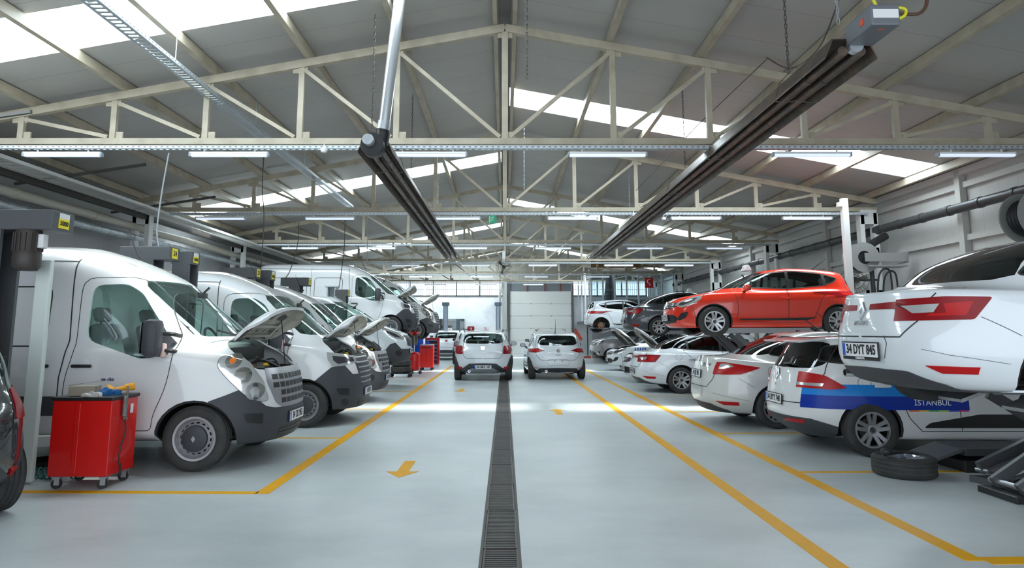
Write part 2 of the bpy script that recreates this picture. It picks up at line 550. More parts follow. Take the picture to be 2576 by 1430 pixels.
def make_plate(root, text, M, w=.52, h=.112, frame=True, sub=None):
    bm = bmesh.new()
    if frame: add_box(bm, (0,0,-.004 if not sub else -.004), (w+.02, h+.02, .012), None, 0, 0)
    if sub: add_box(bm, (0, -h/2-.014, -.004), (w+.02, .03, .012))
    add_box(bm, (0,0,.004), (w, h, .006), None, 1)
    add_box(bm, (-w/2+.022, 0, .0045), (.042, h-.006, .007), None, 2)
    merge(bm, text_bm(text, h*.98, .001, bold=.003, sx=.80), Matrix.Translation((.022, 0, .009)), 3)
    if sub: merge(bm, text_bm(sub, .026, .001, bold=.0005), Matrix.Translation((0, -h/2-.014, .004)), 4)
    o = link_mesh('license_plate', bm, [BLACK, PLATEW, PLATEB, LETTER, LETTERW], root, 0, M)
    return o
def face_matrix(p, n, flip=False):
    """local x to the viewer's right, y up, z out along n"""
    n = n.normalized(); up = Vector((0,0,1)); x = up.cross(n).normalized(); y = n.cross(x)
    return Matrix(((x.x, y.x, n.x, p.x), (x.y, y.y, n.y, p.y), (x.z, y.z, n.z, p.z), (0,0,0,1)))

def seat_bm(s=1):
    bm = bmesh.new()
    add_box(bm, (0,0,.10), (.52,.5,.17), None, 0, .05)
    M = Matrix.Translation((-.25,0,.14)) @ Matrix.Rotation(R(-14), 4, 'Y')
    add_box(bm, (0,0,.26), (.15,.48,.54), M, 0, .06)
    add_box(bm, (.0,0,.64), (.1,.26,.17), M, 0, .04)
    add_bar(bm, M @ Vector((0,.06,.5)), M @ Vector((0,.06,.6)), .015); add_bar(bm, M @ Vector((0,-.06,.5)), M @ Vector((0,-.06,.6)), .015)
    return bm
def steering_bm():
    bm = bmesh.new(); n = 28
    add_tube(bm, [(0, .19*math.cos(2*PI*k/n), .19*math.sin(2*PI*k/n)) for k in range(n+1)], .016, 8)
    add_box(bm, (-.01,0,0), (.05,.14,.12), None, 0, .02)
    add_bar(bm, (0,-.18,0), (0,.18,0), .035, .02); add_bar(bm, (0,0,-.18), (0,0,0), .035, .02)
    add_tube(bm, [(0,0,0),(.35,0,-.12)], .03, 8)
    bmesh.ops.transform(bm, matrix=Matrix.Rotation(R(-25), 4, 'Y'), verts=bm.verts)
    return bm
def mirror_parts(S, root, pm, side):
    """door mirror; pm = dict(p=(x,y,z), size, kind)"""
    x, y, z = pm['p']; sx, sy, sz = pm['size']; s = side
    bm = bmesh.new()
    add_box(bm, (x, s*(y+sy/2+.06), z+sz/2-.02), (sx, sy, sz), None, 0, min(sx,sy,sz)*.38)
    if pm.get('arms'):
        for dz_ in (.04, .22):
            add_tube(bm, catmull([(x+.17, s*(y-.10), z+dz_-.02), (x+.15, s*(y+.04), z+dz_), (x+.05, s*(y+.10), z+dz_+.01)]), .022, 8, 1)
    else:
        add_tube(bm, [(x+.02, s*(y-.06), z-.05), (x, s*(y+.1), z+.0)], .028, 8, 1)
    o = link_mesh('door_mirror', bm, [pm.get('mat', BLACK), BLACK], root, 40)
    g = box((x-sx/2-.001, s*(y+sy/2+.06), z+sz/2-.02), (.006, sy*.8, sz*.8), .0)
    link_mesh('mirror_glass', g, mat('dark_mirror', (.13,.14,.15), .12, .9), o, 0)
    if pm.get('arms'):
        t = bmesh.new(); add_box(t, (x+sx*.46, s*(y+.075), z+.05), (.05,.07,.15), None, 0, .02)
        link_mesh('turn_signal', t, mat('pinkish_clear_lamp', (.75,.5,.45), .15, 0, 1), o, 40)
    return o

def build_vehicle(sp, name, label, cat, group=None):
    INN = mat('pale_headliner', (.72,.74,.73), .8) if sp.get('van') else DARKIN
    root = thing(name, label, cat, group=group)
    B = Body(sp['levels'], sp.get('sub', 4)); P = sp['paint']; wb = sp['wb']
    GL = sp.get('glass', G_DARK)
    # wheel openings and liners
    for ax in (0, -wb):
        pc = circle(ax, sp['wr']+sp.get('wz', 0), sp['ar'], 28)
        cut(B.half, pc, 'y', lambda c: c.y > .45)[0].free()
        rr = sp['ar']+.004; yi = .42
        for s in (1, -1):
            ln = bmesh.new(); yo = sp['aw']; n = 22
            P0 = []
            for k in range(n+1):
                a = -.22*PI+1.44*PI*k/n
                cx, cz = ax+rr*math.cos(a), sp['wr']+rr*math.sin(a)
                if cz < sp['sill']+.01: cz = sp['sill']+.01
                hp = B.bvh.ray_cast(Vector((cx, 3, cz)), Vector((0,-1,0)))[0]
                yy = (hp.y if hp else yo)-.004
                P0.append((ln.verts.new((cx, s*yi, cz)), ln.verts.new((cx, s*yy, cz)), ln.verts.new((cx-.03*math.cos(a), s*(yy-.01), cz-.03*math.sin(a)))))
            for k in range(n):
                for u, v in ((0,1),(1,2)):
                    ln.faces.new((P0[k][u], P0[k+1][u], P0[k+1][v], P0[k][v]))
            ln.faces.new([p[0] for p in P0])
            link_mesh('wheel_arch_liner', ln, sp.get('liner', BLACK), root, 40)
    # engine lid region and other panels
    res = {}
    for op in sp['ops']:
        k = op['k']
        if k == 'seam':
            B.seam(op['ax'], op['pts'], op.get('w', .007), op.get('front', True), op.get('closed', False), smooth=op.get('smooth', False)); continue
        src = B.half if k == 'panel' else B.pris.copy()
        out, nl = cut(src, op['poly'], op['ax'], op.get('pred'), remove=(k == 'panel'))
        if k != 'panel': src.free()
        if not len(out.faces): out.free(); continue
        if op.get('off'): offset_patch(out, nl, op['off'], k != 'panel', B)
        m = op.get('mat', P)
        if op.get('xf'):     # raised engine lid
            full(out)
            o = B.shell(op['n'], out, [m, op.get('mat2', DARKIN)], root, .035)
            o.matrix_local = op['xf']
            res[op['n']] = o
            for nm_, pl_, mt_, dp_ in op.get('under', ()):
                src = B.pris.copy(); u_, ul = cut(src, pl_, 'z', op.get('pred')); src.free()
                if not len(u_.faces): u_.free(); continue
                for v, n in ul: v.co -= n*dp_
                bmesh.ops.reverse_faces(u_, faces=u_.faces)
                for q in ([full(u_)] if min(p[1] for p in pl_) < 0 else [u_, mirrored(u_)]): link_mesh(nm_, q, mt_, o, 40)
            continue
        if op.get('mid'):
            full(out); parts = [out]
        else: parts = [out, mirrored(out)]
        for q in parts:
            if k == 'panel':
                o = B.shell(op['n'], q, [m, INN], res.get(op.get('of'), root), .022 if op.get('thick', True) else .004, 1 if op.get('thick', True) else 0)
            else: o = link_mesh(op['n'], q, [m], res.get(op.get('of'), root), 40)
            res[op['n']] = o
            if op.get('label'): o['label'] = op['label']
    full(B.half); 
    b = B.half; n0 = len(b.faces)
    if len(B.seams.faces):
        sm = mirrored(B.seams); merge(B.seams, sm); 
        so_ = link_mesh('panel_seams', B.seams.copy(), [P, DARKIN, SEAM], root, 0)
    o = B.shell('body', b, [P, INN], root)
    if sp.get('bodylabel'): o['label'] = sp['bodylabel']
    # flat grimy belly
    ub = bmesh.new(); z = sp['sill']
    xf, xr = sp['belly']; 
    add_box(ub, ((xf+xr)/2, 0, z+.01), (xf-xr, sp['aw']*1.1, .05), None, 0, .015)
    add_tube(ub, [(-.4,.15,z-.04), (-1.2,.12,z-.05), (-wb-.1,.3,z-.03), (xr+.15,.42,z-.0)], .035, 8, 1)
    add_tube(ub, [(-wb-.36,-.3,z+.10), (-wb-.36,.42,z+.10)], .1, 12, 0)
    add_tube(ub, [(-wb,-sp['aw']*.8,sp['wr']), (-wb,sp['aw']*.8,sp['wr'])], .04, 8, 0)
    add_tube(ub, [(0,-sp['aw']*.8,sp['wr']), (0,sp['aw']*.8,sp['wr'])], .03, 8, 0)
    link_mesh('underbody', ub, [UNDER, ENGINEM], root, 40)
    # wheels
    for i, (ax, s) in enumerate(((0,1),(0,-1),(-wb,1),(-wb,-1))):
        kd = sp['wheel'] if i not in sp.get('nowheel', ()) else 'hub'
        put_wheel(root, kd, sp['wr'], sp.get('ww', .2), ax, s*sp['wy'])
    # interior
    if sp.get('cab'):
        cx, cz, cw = sp['cab']   # seat x, seat base z, half spacing
        for y in (cw, -cw):
            o = link_mesh('seat', seat_bm(), mat('seat_grey', (.09,.095,.10), .8), root, 40); o.location = (cx, y, cz)
        o = link_mesh('steering_wheel', steering_bm(), BLACK, root, 40); o.location = (cx+.48, cw, cz+.44)
        d = bmesh.new(); add_box(d, (cx+(.74 if sp.get('van') else .86), 0, cz+.28), (.42, cw*3.1, .3), None, 0, .08)
        link_mesh('dashboard', d, mat('dashboard_grey', (.20,.21,.21), .7), root, 40)
        fl = box((cx-.4, 0, cz-.05), (2.2 if not sp.get('van') else 1.6, cw*3.4, .05)); link_mesh('cabin_floor', fl, DARKIN, root, 0)
        if sp.get('bench'):
            for y in (cw, 0, -cw):
                o = link_mesh('rear_seat', seat_bm(), DARKIN, root, 40); o.location = (sp['bench'], y, cz+.02)
        if sp.get('van'):
            bh = box((cx-.60, 0, cz+(.55 if sp['van'] is True else .48)), (.03, cw*3.5, 1.4 if sp['van'] is True else .95)); link_mesh('bulkhead', bh, mat('bulkhead_pale', (.74,.77,.76), .6), root, 0)
        mi = bmesh.new(); add_box(mi, (0,0,0), (.03,.24,.07), None, 0, .01); add_bar(mi, (0,0,.02), (.08,0,.1), .02)
        o = link_mesh('rear_view_mirror', mi, BLACK, root, 40); o.location = sp.get('rvm', (cx+.45, 0, cz+.95))
    for s in (1, -1):
        if sp.get('mirror'): mirror_parts(B, root, sp['mirror'], s)
    for h in sp.get('handles', ()):
        for s in (1, -1):
            p, n = B.ray('y', h[0], h[1])
            if p is None: continue
            bm = bmesh.new()
            if sp.get('van'):
                add_lathe(bm, [(.001,.002),(.06,.004),(.085,0)], 24, 'y', 1, (p.x, p.y+.0005, p.z+.005))
            add_box(bm, (p.x, p.y+.022, p.z), (h[2] if len(h) > 2 else .2, .022, .035), None, 0, .012)
            if s < 0: bm2 = mirrored(bm); bm.free(); bm = bm2
            link_mesh('door_handle', bm, [sp.get('hmat', P), P], root, 40)
    for t in sp.get('plates', ()):
        p, n = B.ray('x', 0.0001, t['z'], t['front'])
        if p is None: continue
        n = Vector((1 if t['front'] else -1, 0, n.z*.6)).normalized()
        make_plate(root, t['t'], face_matrix(p+n*.012, n), sub=t.get('sub'))
    if sp.get('emblem'):
        for fz, fr, sc in sp['emblem']:
            p, n = B.ray('x', 0.0001, fz, fr)
            if p is None: continue
            bm = bmesh.new()   # upright diamond ring
            o_ = [(0,.06),(.045,0),(0,-.06),(-.045,0)]; i_ = [(0,.03),(.02,0),(0,-.03),(-.02,0)]
            A = [bm.verts.new((u*sc, v*sc, .012)) for u, v in o_]; Bq = [bm.verts.new((u*sc, v*sc, .012)) for u, v in i_]
            A0 = [bm.verts.new((u*sc*1.1, v*sc*1.1, -.004)) for u, v in o_]; B0 = [bm.verts.new((u*sc, v*sc, -.004)) for u, v in i_]
            for k in range(4):
                j = (k+1)%4
                bm.faces.new((A[k],Bq[k],Bq[j],A[j])); bm.faces.new((A0[k],A[k],A[j],A0[j])); bm.faces.new((Bq[k],B0[k],B0[j],Bq[j]))
            bmesh.ops.recalc_face_normals(bm, faces=bm.faces)
            link_mesh('emblem', bm, CHROME, root, 0, face_matrix(p+n*.004, n))
    for t in sp.get('texts', ()):
        p, n = B.ray(t.get('ax','x'), t.get('u', 0.0001), t['z'], t.get('front', False))
        if p is None: continue
        if t.get('s', 1) < 0: p = Vector((p.x, -p.y, p.z)); n = Vector((n.x, -n.y, n.z))
        link_mesh('lettering', text_bm(t['t'], t['size'], .0015, bold=t.get('bold', .001)), t.get('mat', CHROME), root, 0, face_matrix(p+n*.004, n))
    return root, B

def children(o): return [c for c in bpy.data.objects if c.parent == o]
def copy_tree(o, parent=None, kids=None):
    if kids is None:
        kids = {}
        for c in bpy.data.objects:
            if c.parent: kids.setdefault(c.parent.name, []).append(c)
    c = o.copy(); C.objects.link(c)
    if parent: c.parent = parent
    for ch in kids.get(o.name, []): copy_tree(ch, c, kids)
    return c
def all_children(o):
    out = []; st = [o]
    while st:
        x = st.pop()
        for c in children(x): out.append(c); st.append(c)
    return out
def recolour(root, old, new):
    for c in all_children(root):
        if c.type != 'MESH': continue
        for i, s in enumerate(c.material_slots):
            if s.material == old:
                s.link = 'OBJECT'; s.material = new
def place(root, x, y, z, rz, wb=0):
    """put the centre between the axles at x,y with the front pointing along rz"""
    root.location = (x+math.cos(rz)*wb/2, y+math.sin(rz)*wb/2, z); root.rotation_euler = (0,0,rz)
    return root
# ---------------------------------------------------------------- vehicle types
def rot_about(px, pz, ang):
    return Matrix.Translation((px,0,pz)) @ Matrix.Rotation(ang, 4, 'Y') @ Matrix.Translation((-px,0,-pz))
RIB = mat('hood_rib_cream', (.60,.57,.50), .45)
UNDERV = [('hood_rib', [(.20,-.01),(.20,.50),(.25,.50),(.25,-.01)], RIB, .050), ('hood_rib', [(.22,.48),(.50,.40),(.50,.34),(.22,.42)], RIB, .052),
          ('hood_rib', [(.36,-.01),(.36,.38),(.40,.36),(.40,-.01)], RIB, .050), ('hood_slot', [(.28,.10),(.28,.14),(.32,.14),(.32,.10)], BLACK, .040),
          ('hood_slot', [(.28,.30),(.28,.34),(.32,.34),(.32,.30)], BLACK, .040), ('hood_slot', [(.29,.50),(.29,.54),(.32,.54),(.32,.50)], BLACK, .040),
          ('hood_pad', [(.50,.10),(.47,.30),(.56,.34),(.60,.14)], BLACK, .045), ('hood_cable', [(.24,.2),(.45,.26),(.45,.268),(.24,.208)], BLACK, .056)]
UNDERC = [('hood_rib', [(-.2,-.01),(-.2,.58),(-.14,.58),(-.14,-.01)], RIB, .050), ('hood_rib', [(-.15,.5),(.38,.42),(.38,.36),(-.15,.44)], RIB, .052),
          ('hood_pad', [(-.08,-.01),(-.08,.36),(.34,.28),(.44,-.01)], mat('hood_pad_dark', (.06,.055,.05), .9), .046)]
def van_spec(face='old', hood=0, length=5.55, wb=3.68, roof=0):
    xr = .87-length; h = roof
    lv = [LV(.30, .60, xr+.25, .80),
          LV([(-4.9,.40),(-.6,.38),(.3,.27),(.9,.26)], .80, xr+.03, .985, 2.7, 9),
          LV([(-4.9,.52),(-.6,.50),(.9,.45)], .885, xr, 1.03, 2.8, 9),
          LV([(-4.9,.70),(.9,.64)], .885, xr, 1.04, 2.8, 9),
          LV([(-4.9,.95),(.9,.84)], .86, xr, 1.038, 2.8, 9),
          LV([(-4.9,1.15),(.9,1.03)], .79, xr+.005, 1.03, 2.9, 9),
          LV([(-4.9,1.30),(-.2,1.25),(.9,1.17)], .62, xr+.01, 1.02, 3., 9),
          LV([(-4.9,1.45),(-.4,1.36),(.2,1.40)], .16, xr+.02, .995, 3.2, 9),
          LV([(-4.9,1.75),(-.4,1.72)], -.28, xr+.04, .965, 3.6, 9),
          LV([(-4.9,2.03),(-.7,2.06)], -.70, xr+.06, .935, 3.8, 9, 1.1),
          LV([(-4.9,2.30+h),(-1.6,2.27+h),(-1.0,2.22+h*.6)], -.95, xr+.09, .89, 3.4, 8, 1.1),
          LV([(-4.9,2.44+h),(-1.8,2.42+h),(-1.3,2.38+h)], -1.32, xr+.15, .76, 3., 6, 1.1),
          LV([(-4.9,2.50+h),(-1.6,2.49+h)], -1.65, xr+.25, .45, 2.6, 4, 1.1)]
    ops = []
    fr = lambda c: c.x > -.9
    # glass
    ws = [(-.02,1.43),(.67,1.43),(.765,1.455),(.745,1.75),(.705,2.0),(.64,2.07),(-.02,2.09)]
    ops.append(dict(k='panel', n='windscreen', ax='x', poly=ws, pred=lambda c: c.x > -1.1 and c.z > 1.3, mat=G_VAN, mid=True, thick=False))
    sw = roundpoly([(-1.22,1.40),(-1.22,2.0),(-.90,2.02),(-.74,1.92),(-.40,1.48),(-.53,1.20),(-.62,1.20)], [.10,.10,.06,.06,.02,.02,.02])
    ops.append(dict(k='panel', n='side_window', ax='y', poly=sw, mat=G_VAN, pred=lambda c: c.y > .5, thick=False))
    # black mirror triangle in front of the window
    tri = [(-.53,1.20),(-.40,1.48),(-.27,1.36),(-.32,1.235)]
    ops.append(dict(k='over', n='mirror_base', ax='y', poly=tri, off=.004, mat=PLASTIC, pred=lambda c: c.y > .5))
    # front bumper, grille, headlamps
    if face == 'old':
        bp = [(.14,.15),(.14,.74),(.30,.80),(.52,.88),(.62,.76),(.72,.66),(.80,.63),(1.2,.61),(1.2,.15)]
        hl = roundpoly([(.20,1.21),(.34,1.25),(.52,1.13),(.67,.94),(.745,.72),(.66,.71),(.50,.80),(.30,.98),(.20,1.10)], .04)
        gr = roundpoly([(-.01,1.07),(.60,1.07),(.62,.92),(.52,.68),(.40,.625),(-.01,.62)], [0,.03,.05,.05,.03,0])
        hoodp = [(.14,-.01),(.14,.62),(.40,.80),(.58,.70),(.73,.50),(.80,.30),(.82,-.01)]
    else:
        bp = [(.14,.15),(.14,.70),(.40,.92),(.60,.96),(.74,.80),(1.2,.80),(1.2,.15)]
        hl = [(.30,1.16),(.50,1.13),(.72,1.09),(.77,.98),(.60,.94),(.42,.93),(.33,1.04)]
        gr = roundpoly([(-.01,1.12),(.45,1.10),(.50,1.0),(.42,.70),(.36,.60),(-.01,.58)], [0,.03,.03,.05,.03,0])
        hoodp = [(.14,-.01),(.14,.62),(.36,.80),(.52,.76),(.66,.60),(.74,.30),(.76,-.01)]
    if hood: ops.append(dict(k='panel', n='hood', ax='z', poly=roundpoly(hoodp, [0]+[.14]*(len(hoodp)-2)+[0], 5), pred=lambda c: c.z > .95, mat2=HOODIN, mid=True, under=UNDERV, xf=rot_about(.14, 1.42, -R(hood))))
    else: ops.append(dict(k='seam', ax='z', pts=hoodp[1:-1]))
    ops.append(dict(k='panel', n='front_bumper', ax='y', poly=bp, mat=PLASTIC, pred=lambda c: c.x > 0, mid=True, off=.006))
    ops.append(dict(k='over', n='headlight', ax='y', poly=hl, off=.008, mat=CLEARL, pred=lambda c: c.y > .3 and c.x > 0))
    if face == 'old':
        ops.append(dict(k='seam', ax='y', pts=hl, closed=True, w=.010))
        for (cx, cz, r, m) in ((.34,1.16,.10,'g'),(.46,1.0,.115,'g'),(.60,.83,.115,'g')):
            ops.append(dict(k='over', n='lamp_bowl', ax='y', poly=circle(cx, cz, r*.82, 16), off=.0095, mat=mat('lamp_bowl_grey', (.50,.52,.52), .07, .95), of='headlight', pred=lambda c: c.y > .3 and c.x > 0))
        for (cx, cz, r, m) in ((.33,1.165,.055,'a'),(.46,1.0,.070,'c'),(.60,.83,.075,'c')):
            ops.append(dict(k='over', n='lamp_reflector', ax='y', poly=circle(cx, cz, r*.62, 12), off=.011, mat=(CHROME if m == 'c' else AMBER), of='headlight', pred=lambda c: c.y > .3 and c.x > 0))
    else:
        ops.append(dict(k='over', n='lamp_reflector', ax='y', poly=[(.40,1.10),(.70,1.06),(.73,1.0),(.5,.97),(.42,1.03)], off=.011, mat=LAMPDK, of='headlight', pred=lambda c: c.y > .3 and c.x > 0))
    ops.append(dict(k='over', n='grille', ax='x', poly=gr, off=.007, mat=(mat('grille_silver_grey', (.36,.36,.38), .35, .7) if face == 'old' else PLASTIC), mid=True, pred=fr))
    # grille openings / slats
    rows = (.70,.79,.88,.97) if face == 'old' else (.66,.74,.82,.90,.98,1.06)
    for zr in rows:
        if face == 'old':
            for j in range(5):
                y0 = -.048+j*.122
                if y0 > .34+.6*(zr-.7): continue
                ops.append(dict(k='over', n='grille_opening', ax='x', poly=[(max(y0,-.01),zr-.030),(y0+.096,zr-.030),(y0+.096,zr+.028),(max(y0,-.01),zr+.028)], off=.0095, mat=BLACK, of='grille', pred=fr, mid=(j == 0)))
        else:
            wy = .38+.2*(zr-.66)
            ops.append(dict(k='over', n='grille_slat', ax='x', poly=[(-.01,zr-.011),(wy,zr-.011),(wy,zr+.011),(-.01,zr+.011)], off=.014, mat=ALLOY, of='grille', pred=fr, mid=True))
    # bumper intakes
    ops.append(dict(k='over', n='bumper_intake', ax='y', poly=roundpoly([(.50,.60),(.70,.585),(.70,.47),(.54,.50)], .02), off=.009, mat=BLACK, pred=lambda c: c.x > .3))
    ops.append(dict(k='over', n='fog_lamp_cover', ax='y', poly=circle(.63, .37, .055, 16), off=.010, mat=(PLASTIC if face == 'old' else BLACK), pred=lambda c: c.x > .3))
    ops.append(dict(k='over', n='lower_intake', ax='x', poly=[(-.01,.40),(.42,.40),(.40,.30),(-.01,.30)], off=.009, mat=BLACK, mid=True, pred=fr))
    for zz in (.335,.37):
        ops.append(dict(k='over', n='intake_slat', ax='x', poly=[(-.01,zz-.008),(.42,zz-.008),(.42,zz+.008),(-.01,zz+.008)], off=.016, mat=PLASTIC, mid=True, pred=fr, of='lower_intake'))
    # doors
    dr = roundpoly([(-1.40,.44),(-1.40,1.0),(-1.32,1.3),(-1.34,2.08),(-.86,2.10),(-.58,1.98),(-.24,1.44),(-.30,.9),(-.42,.60),(-.44,.44)], [.06,.3,.2,.14,.06,.06,.05,.3,.1,.05])
    ops.append(dict(k='panel', n='front_door', ax='y', poly=dr, pred=lambda c: c.y > .5))
    ops.append(dict(k='seam', ax='y', pts=dr, closed=True, w=.008))
    ops.append(dict(k='seam', ax='y', pts=[(-1.45,.42),(-1.46,1.0),(-1.40,1.4),(-1.46,2.30)], w=.014))
    ops.append(dict(k='seam', ax='y', pts=[(-1.46,2.27),(-4.5,2.30)], w=.012))
    ops.append(dict(k='seam', ax='y', pts=[(-2.72,.42),(-2.72,2.28)], w=.010))
    # recessed side panels and moulding
    for x0, x1 in ((-2.60,-1.66),(-4.45,-2.86)):
        ops.append(dict(k='seam', ax='y', pts=roundpoly([(x0,1.33),(x1,1.33),(x1,1.98),(x0,1.98)], .1), closed=True, w=.016))
        ops.append(dict(k='over', n='recessed_panel', ax='y', poly=roundpoly([(x0,1.34),(x1,1.34),(x1,1.97),(x0,1.97)], .1), off=-.004, mat=None, pred=lambda c: c.y > .5))
    ops.append(dict(k='over', n='side_moulding', ax='y', poly=[(-1.46,.60),(-3.25,.60),(-3.25,.80),(-1.46,.80)], off=.014, mat=PLASTIC, pred=lambda c: c.y > .5))
    ops.append(dict(k='over', n='rear_window', ax='x', poly=roundpoly([(.08,1.45),(.80,1.45),(.76,1.98),(.08,1.98)], .06), off=.004, mat=BLACK, pred=lambda c: c.x < -3))
    ops.append(dict(k='over', n='tail_light', ax='y', poly=[(xr-.1,.95),(xr+.07,.95),(xr+.05,1.5),(xr-.1,1.5)], off=.006, mat=REDL, pred=lambda c: c.x < -3))
    ops = [o for o in ops if not (o.get('n') == 'recessed_panel')]
    wf = lambda x: x if x < .30 else .30+(x-.30)*.84
    for L in lv:
        L['xf'] = wf(L['xf'])
        for kk in ('z','w'):
            if isinstance(L[kk], list): L[kk] = [(wf(a), b) for a, b in L[kk]]
    for o in ops:
        kk = 'poly' if 'poly' in o else 'pts'
        if o['ax'] in ('y','z'): o[kk] = [(wf(p[0]), p[1]) for p in o[kk]]
    sp = dict(levels=lv, ops=ops, paint=WHITE, wb=wb, wr=.345, ar=.41, aw=.97, wy=.86, ww=.225, wheel='steel', sill=.30, glass=G_VAN,
              belly=(.55, xr+.3), cab=(-.95,.92,.5), van=True, rvm=(-.42,0,1.93), hmat=BLACK,
              handles=((-1.22,1.12,.22),(-1.68,1.12,.22)),
              mirror=dict(p=(-.41,1.0,1.24), size=(.17,.22,.40), mat=PLASTIC, arms=True))
    return sp
def engine_parts(root, x0, x1, hw, z0, z1, lip=PLASTIC, ft=.20):
    """open engine bay: tub, firewall trim, engine, battery, reservoirs, hoses"""
    b = bmesh.new()
    add_box(b, ((x0+x1)/2, 0, z0-.3), (x1-x0, hw*2, .04))
    for s in (1,-1): add_box(b, ((x0+x1)/2, s*hw, (z0+z1)/2-.12), (x1-x0, .03, z1-z0+.18))
    add_box(b, (x0, 0, (z0-.2+z1+ft)/2), (.03, hw*2.3, z1-z0+.2+ft)); 
    link_mesh('engine_bay', b, BLACK, root, 0)
    e = bmesh.new(); cx = (x0+x1)/2
    add_box(e, (cx-.02, -.02, z0+.02), ((x1-x0)*.55, hw*.9, .22), None, 0, .03)
    add_box(e, (cx+.02, -.1, z0+.16), ((x1-x0)*.4, hw*.6, .06), None, 0, .02)
    for k in range(4): add_cyl(e, (cx-.06, -.28+k*.13, z0+.2), .03, .06, 12, 'z', 0)
    link_mesh('engine', e, ENGINEM, root, 40)
    e = bmesh.new(); add_box(e, (cx-.08, hw*.62, z0+.1), (.24, .2, .22), None, 0, .01)
    add_cyl(e, (cx-.12, hw*.56, z0+.22), .012, .03, 8); add_cyl(e, (cx-.02, hw*.56, z0+.22), .012, .03, 8)
    link_mesh('battery', e, BLACK, root, 40)
    e = bmesh.new(); add_lathe(e, [(.001,0),(.06,0),(.075,.05),(.06,.12),(.03,.14),(.03,.17),(.001,.17)], 16, 'z', 0, (cx, -hw*.62, z0+.04))
    link_mesh('coolant_tank', e, RUSTY, root, 40)
    e = bmesh.new(); add_cyl(e, (cx+.1, -hw*.35, z0+.2), .03, .03, 14); add_box(e, (cx+.1, -hw*.2, z0+.19), (.03,.08,.02))
    link_mesh('oil_cap', e, YEL, root, 40)
    e = bmesh.new()
    add_tube(e, catmull([(cx-.1,-hw*.6,z0+.15),(cx+.05,-hw*.5,z0+.25),(cx+.12,-hw*.1,z0+.2),(cx+.15,hw*.3,z0+.14)]), .022, 8)
    add_tube(e, catmull([(cx-.15,hw*.5,z0+.12),(cx-.1,.1,z0+.27),(cx-.2,-.3,z0+.18)]), .016, 8)
    add_tube(e, catmull([(x0+.03,hw*.8,z0+.2),(cx,hw*.82,z0+.24),(x1-.05,hw*.5,z0+.12)]), .012, 6)
    link_mesh('hose', e, BLACK, root, 40)
    e = bmesh.new()
    n = 10
    for i in range(n):
        a = -1+2*i/n; c = -1+2*(i+1)/n
        add_bar(e, (x1-.05-.10*a*a, hw*.9*a, z1-.22), (x1-.05-.10*c*c, hw*.9*c, z1-.22), .10, .03)
    for s in (-.5,.1,.6): add_box(e, (x1-.1, hw*s, z1-.195), (.12,.1,.03), None, 0, .01)
    link_mesh('slam_panel', e, ENGINEM, root, 40)
    e = bmesh.new(); add_tube(e, catmull([(x0+.06,-hw,z1-.05),(x0+.1,-hw*.6,z1+.01),(x0+.12,0,z1+.03),(x0+.1,hw*.6,z1+.01),(x0+.06,hw,z1-.05)]), .028, 8)
    link_mesh('scuttle_seal', e, lip, root, 40)

